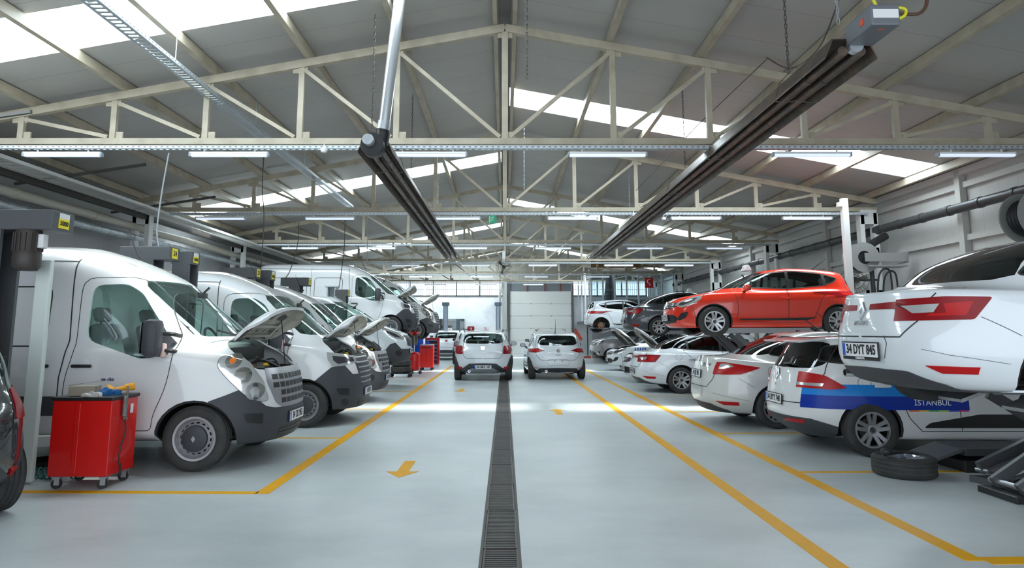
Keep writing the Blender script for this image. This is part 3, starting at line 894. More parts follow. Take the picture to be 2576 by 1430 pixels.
def sedan_like(kind):
    """levels and openings for passenger cars"""
    S = {}
    if kind == 'megane':
        xf, xr, wb = .90, -3.73, 2.71
        lv = [LV(.20,.55,-3.40,.70), LV([(-3.7,.26),(-2.6,.22),(.9,.21)],.82,-3.62,.86,2.7,2.9), LV(.40,.90,-3.72,.905,2.6,3.1),
              LV(.60,.89,-3.735,.91,2.6,3.1),
              LV([(-3.7,.81),(-2,.79),(.9,.72)],.83,-3.70,.905,2.6,2.8),
              LV([(-3.7,.975),(-2.7,.93),(-1.5,.91),(0,.90),(.8,.80)],.66,-3.66,.875,2.7,2.9, sharp=True),
              LV([(-3.2,1.025),(-2.8,1.01),(-1.5,.96),(-.3,1.0)],-.32,-3.22,.80,3.,3.2,1.1,1.0),
              LV([(-3,1.23),(-1.5,1.22),(-.8,1.2)],-.78,-2.88,.735,3.2,3.2,.8,.9),
              LV([(-2.6,1.385),(-1.7,1.42),(-1.2,1.385)],-1.22,-2.42,.645,3.2,3.,.55,.7),
              LV([(-2.3,1.42),(-1.75,1.445),(-1.4,1.425)],-1.40,-2.20,.45,2.8,2.8,.4,.5)]
        side = roundpoly([(-.62,1.02),(-.98,1.24),(-1.25,1.345),(-1.75,1.375),(-2.25,1.34),(-2.68,1.22),(-2.86,1.08),(-2.5,1.045),(-1.6,1.0)], [.03,.1,.1,.1,.1,.1,.04,.02,.02])
        wsp = [(-.02,1.01),(.60,1.01),(.69,1.05),(.60,1.30),(.53,1.375),(-.02,1.39)]
        rwp = [(-.02,1.045),(.60,1.045),(.66,1.08),(.56,1.30),(.48,1.375),(-.02,1.385)]
        pil = (-1.72,-2.52)
        doors = [[(-.50,.30),(-.55,.62),(-.50,.92),(-.62,1.02),(-.98,1.25),(-1.25,1.36),(-1.70,1.39),(-1.68,.98),(-1.62,.30)],
                 [(-1.62,.30),(-1.68,.98),(-1.70,1.39),(-2.25,1.355),(-2.52,1.28),(-2.62,1.0),(-2.40,.80),(-2.22,.45),(-2.1,.30)]]
        roofz = 1.44; tail = 'sedan'
    if kind == 'fluence':
        xf, xr, wb = .90, -3.72, 2.70
        lv = [LV(.20,.55,-3.40,.70), LV([(-3.7,.24),(.9,.21)],.82,-3.60,.86,2.6,2.5), LV(.40,.90,-3.71,.90,2.5,3.0),
              LV(.60,.89,-3.72,.905,2.5,3.0),
              LV([(-3.7,.88),(-2,.82),(.9,.74)],.83,-3.67,.90,2.5,3.0),
              LV([(-3.7,1.09),(-2.7,.98),(-1.5,.93),(0,.92),(.8,.82)],.66,-3.60,.87,2.6,2.6, sharp=True),
              LV([(-3.2,1.12),(-2.8,1.06),(-1.5,.98),(-.3,1.02)],-.30,-3.12,.80,3.,2.8,1.1,1.0),
              LV([(-3,1.27),(-1.5,1.25),(-.8,1.22)],-.74,-2.74,.735,3.2,3.,.8,.9),
              LV([(-2.6,1.42),(-1.7,1.46),(-1.2,1.42)],-1.16,-2.28,.64,3.2,3.,.55,.7),
              LV([(-2.3,1.46),(-1.75,1.485),(-1.4,1.465)],-1.35,-2.05,.45,2.8,2.8,.4,.5)]
        side = roundpoly([(-.60,1.03),(-.95,1.26),(-1.2,1.375),(-1.75,1.41),(-2.2,1.37),(-2.60,1.24),(-2.72,1.12),(-2.4,1.07),(-1.6,1.02)], [.03,.1,.1,.1,.1,.1,.04,.02,.02])
        wsp = [(-.02,1.03),(.60,1.03),(.69,1.07),(.60,1.32),(.53,1.40),(-.02,1.42)]
        rwp = [(-.02,1.12),(.60,1.11),(.66,1.14),(.56,1.33),(.48,1.41),(-.02,1.42)]
        pil = (-1.70,-2.42)
        doors = [[(-.50,.30),(-.55,.62),(-.50,.92),(-.62,1.04),(-.95,1.27),(-1.2,1.39),(-1.68,1.42),(-1.66,.98),(-1.62,.30)],
                 [(-1.62,.30),(-1.66,.98),(-1.68,1.42),(-2.2,1.385),(-2.46,1.29),(-2.56,1.0),(-2.40,.80),(-2.22,.45),(-2.1,.30)]]
        roofz = 1.48; tail = 'sedan'
    if kind in ('clio', 'stepway', 'kango'):
        xf, xr, wb = .83, -3.22, 2.583
        dz = {'clio': 0, 'stepway': .06, 'kango': .20}[kind]; dr = {'clio': 0, 'stepway': .0, 'kango': .12}[kind]
        lv = [LV(.19+dz*.6,.5,-2.95,.70), LV([(-3.2,.30+dz*.5),(-2.4,.22+dz*.6),(.9,.20+dz*.6)],.74,-3.10,.85,2.6,3.4), LV(.40+dz*.6,.83,-3.205,.895,2.5,3.5),
              LV(.58+dz*.7,.825,-3.22,.90,2.5,3.5),
              LV([(-3.2,.80+dz),(-2,.79+dz),(.9,.72+dz)],.77,-3.20,.895,2.5,3.5),
              LV([(-3.2,.96+dz),(-2.5,.95+dz),(-1.5,.92+dz),(0,.90+dz),(.7,.81+dz)],  .60,-3.12,.865,2.6,3.3,sharp=True),
              LV([(-3.1,1.03+dz),(-2.5,1.01+dz),(-1.5,.97+dz),(-.3,1.01+dz)],-.27,-3.10,.795,3.,3.,1.05,.9),
              LV([(-3,1.22+dz),(-1.5,1.22+dz),(-.7,1.2+dz)],-.70,-3.02-dr*.6,.73,3.2,3.2,.8,.8),
              LV([(-2.9,1.34+dz+dr*.3),(-1.7,1.42+dz),(-1.1,1.375+dz)],-1.10,-2.90-dr,.64,3.2,3.6,.6,.7),
              LV([(-2.9,1.37+dz+dr*.3),(-1.75,1.445+dz),(-1.3,1.42+dz)],-1.30,-2.80-dr,.45,2.8,3.,.5,.6)]
        side = roundpoly([(-.55,1.03+dz),(-.90,1.24+dz),(-1.15,1.335+dz),(-1.75,1.375+dz),(-2.3,1.325+dz),(-2.68,1.22+dz),(-2.56,1.14+dz),(-2.3,1.06+dz),(-1.6,1.0+dz)], [.03,.1,.1,.1,.1,.05,.04,.05,.02])
        wsp = [(-.02,1.02+dz),(.60,1.02+dz),(.68,1.06+dz),(.60,1.29+dz),(.53,1.365+dz),(-.02,1.375+dz)]
        rwp = roundpoly([(-.02,1.04+dz),(.50,1.05+dz),(.62,1.10+dz),(.55,1.30+dz),(.44,1.34+dz),(-.02,1.35+dz)], [0,.04,.05,.06,.04,0])
        pil = (-1.60,-2.36)
        doors = [[(-.45,.30+dz),(-.50,.62+dz),(-.44,.92+dz),(-.55,1.02+dz),(-.90,1.25+dz),(-1.15,1.35+dz),(-1.58,1.39+dz),(-1.56,.98+dz),(-1.52,.30+dz)],
                 [(-1.52,.30+dz),(-1.56,.98+dz),(-1.58,1.39+dz),(-2.2,1.345+dz),(-2.38,1.29+dz),(-2.42,1.0+dz),(-2.24,.78+dz),(-2.10,.45+dz),(-2.0,.30+dz)]]
        roofz = 1.44+dz; tail = 'hatch'
    if kind == 'estate':
        xf, xr, wb = .83, -3.43, 2.589
        lv = [LV(.19,.5,-3.15,.70), LV([(-3.4,.30),(-2.4,.22),(.9,.20)],.74,-3.30,.84,2.6,3.), LV(.40,.83,-3.42,.87,2.5,2.8),
              LV(.58,.825,-3.43,.875,2.5,2.8),
              LV([(-3.4,.82),(-2,.79),(.9,.72)],.77,-3.38,.87,2.5,2.9),
              LV([(-3.4,.98),(-2.5,.96),(-1.5,.92),(0,.90),(.7,.81)],.60,-3.33,.845,2.6,3.,sharp=True),
              LV([(-3.3,1.05),(-2.5,1.03),(-1.5,.98),(-.3,1.01)],-.27,-3.27,.785,3.,3.,1.05,.9),
              LV([(-3.2,1.22),(-1.5,1.22),(-.7,1.2)],-.70,-3.15,.72,3.2,3.2,.8,.8),
              LV([(-3,1.385),(-1.7,1.42),(-1.1,1.375)],-1.10,-3.00,.635,3.2,3.6,.6,.7),
              LV([(-3,1.41),(-1.75,1.445),(-1.3,1.42)],-1.30,-2.92,.45,2.8,3.2,.5,.6)]
        side = roundpoly([(-.55,1.03),(-.90,1.24),(-1.15,1.335),(-1.75,1.375),(-2.5,1.345),(-2.98,1.30),(-3.08,1.12),(-2.3,1.045),(-1.6,1.0)], [.03,.1,.1,.1,.1,.05,.04,.05,.02])
        wsp = [(-.02,1.02),(.60,1.02),(.68,1.06),(.60,1.29),(.53,1.365),(-.02,1.375)]
        rwp = roundpoly([(-.02,1.02),(.56,1.03),(.66,1.08),(.58,1.33),(.50,1.355),(-.02,1.365)], [0,.04,.05,.04,.04,0])
        pil = (-1.60,-2.42)
        doors = [[(-.45,.30),(-.50,.62),(-.44,.92),(-.55,1.02),(-.90,1.25),(-1.15,1.35),(-1.58,1.39),(-1.56,.98),(-1.52,.30)],
                 [(-1.52,.30),(-1.56,.98),(-1.58,1.39),(-2.3,1.365),(-2.42,1.33),(-2.46,1.0),(-2.28,.78),(-2.14,.45),(-2.0,.30)]]
        roofz = 1.44; tail = 'hatch'
    if kind == 'trafic':
        xf, xr, wb = .93, -4.07, 3.10
        lv = [LV(.26,.6,-3.9,.78), LV([(-4,.34),(-.5,.32),(.9,.25)],.84,-4.03,.93,2.7,8), LV(.45,.925,-4.06,.965,2.6,8),
              LV(.66,.925,-4.07,.975,2.6,8), LV([(-4,.92),(.9,.84)],.88,-4.07,.972,2.6,8),
              LV([(-4,1.12),(-.3,1.10),(.8,.98)],.74,-4.06,.955,2.7,8,sharp=True),
              LV([(-4,1.30),(-.5,1.20),(.2,1.22)],.10,-4.04,.92,3.,8),
              LV([(-4,1.55),(-.6,1.52)],-.38,-4.0,.87,3.4,8), LV([(-4,1.80),(-1,1.80)],-.92,-3.95,.82,3.4,7,1.),
              LV([(-4,1.93),(-1.4,1.93)],-1.15,-3.88,.70,3.,5,1.), LV([(-4,1.965),(-1.6,1.965)],-1.45,-3.7,.4,2.6,4,1.)]
        side = roundpoly([(-1.42,1.24),(-1.42,1.72),(-1.0,1.74),(-.78,1.66),(-.40,1.34),(-.34,1.22)], [.05,.08,.06,.05,.02,.02])
        wsp = [(-.02,1.25),(.72,1.25),(.82,1.30),(.72,1.70),(.66,1.79),(-.02,1.81)]
        rwp = roundpoly([(.06,1.3),(.68,1.3),(.66,1.74),(.06,1.74)], .05)
        pil = ()
        doors = [[(-1.50,.40),(-1.50,1.78),(-1.0,1.80),(-.75,1.70),(-.30,1.30),(-.28,1.15),(-.38,.75),(-.46,.40)]]
        roofz = 1.965; tail = 'van'
    S.update(levels=lv, wb=wb, side=side, wsp=wsp, rwp=rwp, pil=pil, doors=doors, xf=xf, xr=xr, roofz=roofz, tail=tail)
    return S
def car_spec(kind, P, glass=G_DARK, wheel='alloy5', hood=0, nowheel=(), plates=(), lights='megane', cladding=False, texts=(), emblem=()):
    S = sedan_like(kind); lv = S['levels']; wb = S['wb']; xr = S['xr']; xf = S['xf']
    dz = {'stepway': .06, 'kango': .20}.get(kind, 0)
    fr = lambda c: c.x > -1.5; rr = lambda c: c.x < -wb+.45
    up = lambda c: c.z > .9
    ops = []
    ops.append(dict(k='panel', n='windscreen', ax='x', poly=S['wsp'], pred=lambda c: c.x > -1.45 and c.z > .95, mat=(glass if glass != G_DARK else G_MID), mid=True, thick=False))
    if kind != 'trafic':
        ops.append(dict(k='panel', n='rear_window', ax='x', poly=S['rwp'], pred=lambda c: c.x < -2.2 and c.z > .95, mat=glass, mid=True, thick=False))
    # side glass split by pillars
    sd = S['side']
    def clip(poly, x0, x1):
        out = poly
        for s, xx in ((1, x0), (-1, x1)):
            res = []
            for i in range(len(out)):
                p, q = out[i-1], out[i]
                ip, iq = s*(p[0]-xx) >= 0, s*(q[0]-xx) >= 0
                if ip != iq:
                    t = (xx-p[0])/(q[0]-p[0]); res.append((xx, p[1]+t*(q[1]-p[1])))
                if iq: res.append(q)
            out = res
        return out
    edges = [5]+[v for v in S['pil']]+[-9]
    for i in range(len(edges)-1):
        hi, lo = edges[i]-(.03 if i else 0), edges[i+1]+(.03 if i < len(edges)-2 else 0)
        pg = clip(sd, lo, hi)
        if len(pg) > 2: ops.append(dict(k='panel', n='side_window', ax='y', poly=pg, mat=glass, pred=lambda c: c.y > .4 and c.z > .9, thick=False))
    for px in S['pil']:
        pg = clip(sd, px-.03, px+.03)
        if len(pg) > 2: ops.append(dict(k='over', n='door_pillar_trim', ax='y', poly=pg, off=.003, mat=BLACK, pred=up))
    ops.append(dict(k='seam', ax='y', pts=sd, closed=True, w=.02))
    hp = [(-.26,-.01),(-.30,.60),(-.22,.74),(.2,.74),(.44,.66),(.58,.45),(.66,-.01)]
    if kind == 'trafic': hp = [(.10,-.01),(.06,.66),(.16,.80),(.42,.78),(.60,.62),(.70,.40),(.75,-.01)]
    if hood: ops.append(dict(k='panel', n='hood', ax='z', poly=roundpoly(hp, [0]+[.12]*(len(hp)-2)+[0], 5), pred=lambda c: c.z > .7, mat2=HOODIN, mid=True, under=UNDERC, xf=rot_about(hp[0][0], 1.0+dz, -R(hood))))
    else: ops.append(dict(k='seam', ax='z', pts=hp[1:], w=.009))
    for d in S['doors']:
        ops.append(dict(k='panel', n='door', ax='y', poly=d, pred=lambda c: c.y > .4))
        ops.append(dict(k='seam', ax='y', pts=d, closed=True, w=.009))
    fl = lambda c: c.x > 0 and c.y > .2
    # --- front end
    if kind == 'trafic':
        ops.append(dict(k='panel', n='front_bumper', ax='y', poly=[(.36,.1),(.36,.52),(.50,.70),(.62,.74),(.76,.58),(1.2,.56),(1.2,.1)], mat=PLASTIC, mid=True, off=.006, pred=lambda c: c.x > 0))
        ops.append(dict(k='over', n='headlight', ax='y', poly=roundpoly([(.22,1.12),(.36,1.12),(.62,1.0),(.80,.88),(.80,.80),(.60,.85),(.38,.96)], .02), off=.008, mat=CLEARL, pred=fl))
        ops.append(dict(k='over', n='lamp_reflector', ax='y', poly=[(.34,1.06),(.60,.96),(.74,.86),(.60,.88),(.40,.99)], off=.011, mat=LAMPDK, of='headlight', pred=fl))
        ops.append(dict(k='over', n='grille', ax='x', poly=[(-.01,.92),(.40,.92),(.36,.66),(-.01,.62)], off=.008, mat=BLACK, mid=True, pred=fr))
        for zz in (.68,.76,.84): ops.append(dict(k='over', n='grille_slat', ax='x', poly=[(-.01,zz-.008),(.36,zz-.008),(.36,zz+.008),(-.01,zz+.008)], off=.014, mat=PLASTIC, of='grille', mid=True, pred=fr))
        ops.append(dict(k='over', n='fog_lamp', ax='y', poly=circle(.70,.47,.075,16), off=.012, mat=BLACK, pred=fl))
    else:
        ops.append(dict(k='over', n='headlight', ax='y', poly=roundpoly([(.20,.86+dz),(.40,.83+dz),(.62,.74+dz),(.72,.66+dz),(.62,.61+dz),(.40,.68+dz),(.24,.78+dz)], .02), off=.006, mat=CLEARL, pred=fl))
        ops.append(dict(k='over', n='lamp_reflector', ax='y', poly=[(.30,.82+dz),(.46,.785+dz),(.62,.71+dz),(.66,.66+dz),(.58,.66+dz),(.38,.75+dz)], off=.009, mat=LAMPDK, of='headlight', pred=fl))
        ops.append(dict(k='over', n='grille', ax='x', poly=roundpoly([(-.01,.73+dz),(.46,.72+dz),(.50,.66+dz),(.40,.60+dz),(-.01,.58+dz)], [0,.02,.02,.04,0]), off=.006, mat=BLACK, mid=True, pred=fr))
        for zz in (.62,.655,.69): ops.append(dict(k='over', n='grille_slat', ax='x', poly=[(-.01,zz+dz-.005),(.40,zz+dz-.005),(.40,zz+dz+.005),(-.01,zz+dz+.005)], off=.010, mat=CHROME, of='grille', mid=True, pred=fr))
        ops.append(dict(k='over', n='lower_grille', ax='x', poly=roundpoly([(-.01,.46),(.44,.46),(.52,.40),(.44,.29),(-.01,.27)], [0,.03,.03,.03,0]), off=.006, mat=BLACK, mid=True, pred=fr))
        for zz in (.32,.37,.42): ops.append(dict(k='over', n='grille_slat', ax='x', poly=[(-.01,zz-.007),(.45,zz-.007),(.45,zz+.007),(-.01,zz+.007)], off=.012, mat=PLASTIC, of='lower_grille', mid=True, pred=fr))
        ops.append(dict(k='over', n='bumper_vent', ax='y', poly=roundpoly([(.50,.52),(.62,.50),(.70,.36),(.64,.34),(.54,.40)], .015), off=.006, mat=BLACK, pred=fl))
        ops.append(dict(k='seam', ax='y', pts=[(.36,.36),(.40,.56),(.44,.66+dz)], w=.008))
        if kind == 'kango':
            ops.append(dict(k='over', n='fog_lamp', ax='y', poly=circle(.62,.42,.06,16), off=.012, mat=CLEARL, pred=fl))
    # --- rear end
    rl = lambda c: c.x < -wb and c.y > .15
    tx = xr
    if lights == 'megane':
        ops.append(dict(k='over', n='tail_light', ax='y', poly=roundpoly([(tx+.56,.905),(tx+.42,.74),(tx-.1,.73),(tx-.1,.89),(tx+.30,.915)], .02), off=.006, mat=REDL, pred=lambda c: c.x < -wb and c.y > .42))
        ops.append(dict(k='over', n='tail_light_bar', ax='x', poly=[(.10,.875),(.50,.89),(.50,.82),(.44,.81),(.36,.83),(.10,.83)], off=.006, mat=REDL, pred=rr))
        ops.append(dict(k='over', n='reversing_lamp', ax='y', poly=[(tx+.10,.85),(tx+.26,.86),(tx+.22,.795),(tx+.13,.79)], off=.0085, mat=CLEARL, of='tail_light', pred=rl))
        ops.append(dict(k='over', n='lamp_highlight', ax='y', poly=[(tx+.28,.86),(tx+.44,.875),(tx+.38,.77),(tx+.18,.765),(tx+.20,.785),(tx+.28,.79)], off=.0085, mat=REDL2, of='tail_light', pred=rl))
    if lights == 'fluence':
        ops.append(dict(k='over', n='tail_light', ax='y', poly=roundpoly([(tx+.80,.925),(tx+.50,.82),(tx-.1,.80),(tx-.1,.99),(tx+.30,1.0)], .02), off=.006, mat=REDL2, pred=lambda c: c.x < -wb and c.y > .56))
        ops.append(dict(k='over', n='reversing_lamp', ax='y', poly=[(tx-.05,.975),(tx+.36,.975),(tx+.42,.935),(tx+.30,.90),(tx-.05,.89)], off=.0085, mat=CLEARL, of='tail_light', pred=lambda c: c.x < -wb and c.y > .6))
        ops.append(dict(k='over', n='chrome_strip', ax='x', poly=[(-.01,.99),(.46,.97),(.46,.92),(-.01,.93)], off=.008, mat=CHROME, mid=True, pred=rr))
    if lights == 'clio':
        ops.append(dict(k='over', n='tail_light', ax='x', poly=[(.40,.885+dz),(.60,.955+dz),(.868,.93+dz),(.868,.83+dz),(.64,.825+dz)], off=.006, mat=REDL, pred=rr))
        ops.append(dict(k='over', n='lamp_highlight', ax='x', poly=[(.56,.91+dz),(.82,.915+dz),(.82,.86+dz),(.62,.855+dz)], off=.009, mat=REDL2, of='tail_light', pred=rr))
        if not plates or plates[0]['front']:
            ops.append(dict(k='seam', ax='x', pts=[(.005,.62),(.28,.62),(.36,.55),(.28,.44),(.005,.44)], front=False, w=.006))
            ops.append(dict(k='over', n='plate_screw_hole', ax='x', poly=[(.10,.555),(.125,.555),(.125,.58),(.10,.58)], off=.002, mat=BLACK, pred=rr))
    if lights == 'estate':
        ops.append(dict(k='over', n='tail_light', ax='y', poly=roundpoly([(tx+.60,.80),(tx+.42,.78),(tx-.1,.80),(tx-.1,.93),(tx+.18,.985),(tx+.38,.95)], .03), off=.008, mat=REDL2, pred=lambda c: c.x < -wb and c.y > .45))
        ops.append(dict(k='over', n='reversing_lamp', ax='y', poly=[(tx+.03,.855),(tx+.36,.85),(tx+.34,.815),(tx+.04,.82)], off=.0105, mat=CLEARL, of='tail_light', pred=lambda c: c.x < -wb and c.y > .45))
    if lights == 'stepway':
        ops.append(dict(k='over', n='tail_light', ax='x', poly=roundpoly([(.60,.80),(.84,.80),(.86,1.04),(.62,1.04)], .03), off=.010, mat=REDL, pred=rr))
    if lights == 'van':
        ops.append(dict(k='over', n='tail_light', ax='y', poly=[(xr-.1,.85),(xr+.07,.85),(xr+.05,1.3),(xr-.1,1.3)], off=.006, mat=REDL, pred=rl))
    bz = .55+dz
    if S['tail'] == 'sedan':
        tg = [(-.01,.61),(.46,.61),(.56,.73),(.60,.90),(.64,.98)]
        ops.append(dict(k='seam', ax='x', pts=tg, front=False, w=.010))
        ops.append(dict(k='over', n='rear_diffuser', ax='x', poly=roundpoly([(-.01,.36),(.46,.35),(.62,.25),(.58,.20),(-.01,.20)], [0,.03,.02,0,0]), off=.007, mat=PLASTIC, mid=True, pred=rr))
        ops.append(dict(k='over', n='rear_reflector', ax='x', poly=[(.60,.40),(.80,.395),(.78,.345),(.66,.345)], off=.008, mat=REDL2, pred=rr))
        pr = roundpoly([(-.01,.62),(.30,.62),(.34,.56),(.30,.44),(-.01,.44)], [0,.02,.02,.02,0])
        ops.append(dict(k='seam', ax='x', pts=[(.30,.44),(.34,.56),(.31,.62)], front=False, w=.006))
        ops.append(dict(k='seam', ax='y', pts=[(-wb-.42,.42),(xr+.25,.48),(xr+.12,.52)], w=.003))
        ops.append(dict(k='seam', ax='y', pts=[(-wb-.33,.62),(xr+.46,.76)], w=.004))
    elif S['tail'] == 'hatch':
        tg = [(-.01,.60+dz),(.52,.60+dz),(.66,.74+dz),(.68,.98+dz),(.62,1.34+dz)]
        if kind == 'stepway': tg = [(-.01,.66),(.50,.67),(.58,.75),(.60,1.0),(.56,1.40)]
        ops.append(dict(k='seam', ax='x', pts=tg, front=False, w=.011))
        dark = PLASTIC
        if kind == 'estate':
            ops.append(dict(k='panel', n='lower_bumper', ax='y', poly=[(xr-.2,.1),(xr-.2,.44),(xr+.20,.42),(xr+.50,.33),(xr+.56,.30),(xr+.6,.1)], mat=PLASTIC, mid=True, off=.008, pred=lambda c: c.x < -wb))
            ops.append(dict(k='over', n='rear_reflector', ax='y', poly=[(xr+.04,.40),(xr+.16,.40),(xr+.16,.36),(xr+.04,.36)], off=.014, mat=REDL2, pred=rl))
        elif kind == 'stepway':
            ops.append(dict(k='over', n='lower_bumper', ax='x', poly=[(-.01,.53),(.40,.52),(.60,.38),(.86,.33),(.86,.27),(-.01,.27)], mat=PLASTIC, off=.010, mid=True, pred=rr))
            ops.append(dict(k='over', n='skid_plate', ax='x', poly=roundpoly([(-.01,.38),(.34,.38),(.52,.28),(.46,.22),(-.01,.22)], [0,.03,.03,0,0]), mat=ALLOY, off=.018, mid=True, pred=rr))
            ops.append(dict(k='over', n='rear_reflector', ax='x', poly=roundpoly([(.62,.42),(.78,.42),(.76,.35),(.64,.35)], .01), off=.016, mat=REDL2, pred=rr))
        else:
            ops.append(dict(k='over', n='rear_diffuser', ax='x', poly=roundpoly([(-.01,.36),(.58,.35),(.66,.25),(-.01,.22)], [0,.03,.02,0]), mat=PLASTIC, off=.008, mid=True, pred=rr))
            ops.append(dict(k='over', n='rear_reflector', ax='x', poly=[(.60,.365),(.80,.37),(.80,.355),(.60,.35)], off=.008, mat=REDL2, pred=rr))
        # rear spoiler edge of black gloss beside the glass
    # rocker trims
    if kind in ('clio',):
        ops.append(dict(k='over', n='side_sill_trim', ax='y', poly=[(-.52,.37),(-.50,.34),(-1.9,.34),(-2.12,.40),(-1.9,.395)], off=.012, mat=BLACK, pred=lambda c: c.y > .5))
    if kind == 'estate':
        ops.append(dict(k='over', n='side_sill_trim', ax='y', poly=roundpoly([(-.62,.34),(-.62,.50),(-1.3,.50),(-1.9,.40),(-1.98,.34)], .03), off=.008, mat=BLACK, pred=lambda c: c.y > .5))
    if kind == 'stepway':
        for ax_ in (0, -wb):
            A = circle(ax_, .32, .43, 20, -.05*PI, 1.05*PI)+circle(ax_, .32, .37, 20, 1.05*PI, -.05*PI)
            ops.append(dict(k='over', n='wheel_arch_trim', ax='y', poly=A, off=.014, mat=PLASTIC, pred=lambda c: c.y > .5))
    # fuel flap
    ops.append(dict(k='seam', ax='y', pts=circle(-wb-.05, .86+dz, .075, 16), closed=True, w=.005))
    # shoulder crease
    sp = dict(levels=lv, ops=ops, paint=P, wb=wb, wr=.315, ar=.368, aw=.86, wy=.775, ww=.2, wheel=wheel, sill=.22+dz*.6, glass=glass,
              belly=(.5, xr+.45), cab=(-1.32,.26+dz,.36), bench=-2.12, rvm=(-.98,0,1.26+dz),
              handles=((-1.46,.80+dz,.2),(-2.42 if kind != 'estate' else -2.44,.83+dz,.2)), nowheel=nowheel, plates=plates, texts=texts, emblem=emblem,
              mirror=dict(p=(-.66,.80,.96+dz), size=(.12,.19,.13), mat=(BLACK if P == WHITE2 and kind in ('clio','stepway') and not hood else P)))
    if kind == 'trafic':
        sp.update(wr=.335, ar=.40, aw=.93, wy=.83, sill=.28, cab=(-1.05,.55,.42), bench=None, van='low', wheel='steel', rvm=(-.62,0,1.66),
                  handles=((-1.32,1.02,.2),), mirror=dict(p=(-.42,.93,1.16), size=(.14,.2,.30), mat=PLASTIC))
    if kind == 'stepway': sp.update(wr=.32, ar=.375)
    if kind == 'kango': sp.update(wr=.315, ar=.37)
    return sp
def roof_antenna(root, x, z, y=0, L=.35, ang=35, base=.05):
    bm = bmesh.new(); a = R(ang)
    add_tube(bm, [(x+base, y, z-.01), (x, y, z+.025), (x-L*math.cos(a), y, z+.02+L*math.sin(a))], [.018,.012,.003], 6)
    return link_mesh('roof_antenna', bm, BLACK, root, 40)
def taxi_wedge(root, x, z, txt='', red=False, s=1.):
    """magnetic roof number sign shaped as a rounded wedge"""
    bm = bmesh.new()
    pts = roundpoly([(-.11,0),(.11,0),(.045,.17),(-.045,.17)], .03)
    add_prism(bm, pts, -.14, .14, 'y')
    bmesh.ops.bevel(bm, geom=[e for e in bm.edges if abs(e.verts[0].co.y-e.verts[1].co.y) < 1e-4], offset=.02, segments=2, affect='EDGES')
    if txt:
        merge(bm, text_bm(txt, .11, .002, bold=.003), Matrix.Translation((-.082,0,.075)) @ Matrix.Rotation(R(-90),4,'Z') @ Matrix.Rotation(R(90),4,'X') @ Matrix.Rotation(R(-20),4,'X'), 1)
    return bm
# ---------------------------------------------------------------- camera and the hall
cam = bpy.data.cameras.new('camera'); cam.lens = 24; cam.sensor_width = 36; cam.sensor_fit = 'HORIZONTAL'
cam.shift_x = 18/2576; cam.shift_y = -125/2576; cam.clip_end = 300
co = bpy.data.objects.new('camera', cam); C.objects.link(co)
TH = R(8.02); co.location = (0,0,1.5); co.rotation_euler = (PI/2+TH, 0, 0)
bpy.context.scene.camera = co
def ray(px, py):
    v = 590-py
    return Vector((px-1270, 1717.3*math.cos(TH)-v*math.sin(TH), 1717.3*math.sin(TH)+v*math.cos(TH)))
def at(px, py, Y=None, z=None, X=None):
    """point of the hall seen at a pixel of the photograph, at a given distance, height or side offset"""
    d = ray(px, py)
    t = Y/d.y if Y is not None else ((z-1.5)/d.z if z is not None else X/d.x)
    return Vector((0,0,1.5))+d*t

STEEL = mat('cream_steel', (.42,.37,.28), .5, noise=(3, (.24,.20,.14), .5))
STEELW2 = mat('white_steel', (.62,.62,.60), .5)
GALV = mat('galvanised', (.50,.54,.57), .38, .7, noise=(18, (.35,.38,.4), .5))
GREYP = mat('lift_dark_grey', (.085,.09,.095), .5)
BLUEG = mat('lift_blue_grey', (.14,.19,.24), .45)
YLINE = mat('yellow_floor_paint', (.70,.34,.0), .55, spec=.25, noise=(4, (.60,.30,.02), .5))
REDC = mat('red_cabinet', (.62,.006,.004), .35, 0, .3)
WHITEP = mat('white_plastic', (.75,.75,.75), .45)
BLUEP = mat('blue_cover', (.01,.08,.55), .45)
DCH = mat('dark_chain', (.10,.09,.08), .5, .6)
HEATER = mat('heater_dark_steel', (.09,.075,.065), .4, .6, noise=(7, (.22,.14,.09), .7))

def nodes_mat(name):
    m = bpy.data.materials.new(name); m.use_nodes = True; MATS[name] = m
    return m, m.node_tree, m.node_tree.nodes['Principled BSDF']
def stripes(name, col, col2, axis, period, width, rough=.6, ns=1.2, namt=.25, bump=0.3):
    """flat sheet with thin joint lines across an axis and soft stains"""
    m, nt, b = nodes_mat(name); N = nt.nodes.new; L = nt.links.new
    tc = N('ShaderNodeTexCoord'); sp = N('ShaderNodeSeparateXYZ'); L(tc.outputs['Object'], sp.inputs[0])
    d = N('ShaderNodeMath'); d.operation = 'DIVIDE'; d.inputs[1].default_value = period; L(sp.outputs[axis], d.inputs[0])
    f = N('ShaderNodeMath'); f.operation = 'FRACT'; L(d.outputs[0], f.inputs[0])
    c = N('ShaderNodeMath'); c.operation = 'LESS_THAN'; c.inputs[1].default_value = width/period; L(f.outputs[0], c.inputs[0])
    n = N('ShaderNodeTexNoise'); n.inputs['Scale'].default_value = ns; n.inputs['Detail'].default_value = 4; L(tc.outputs['Object'], n.inputs['Vector'])
    r = N('ShaderNodeValToRGB'); r.color_ramp.elements[0].position = .35; r.color_ramp.elements[1].position = .7
    r.color_ramp.elements[0].color = (*col,1); r.color_ramp.elements[1].color = tuple(col[i]*(1-namt)+col2[i]*namt for i in range(3))+(1,)
    L(n.outputs['Fac'], r.inputs['Fac'])
    mx = N('ShaderNodeMixRGB'); mx.inputs[2].default_value = (*col2, 1); L(c.outputs[0], mx.inputs[0]); L(r.outputs['Color'], mx.inputs[1])
    L(mx.outputs[0], b.inputs['Base Color']); b.inputs['Roughness'].default_value = rough
    return m
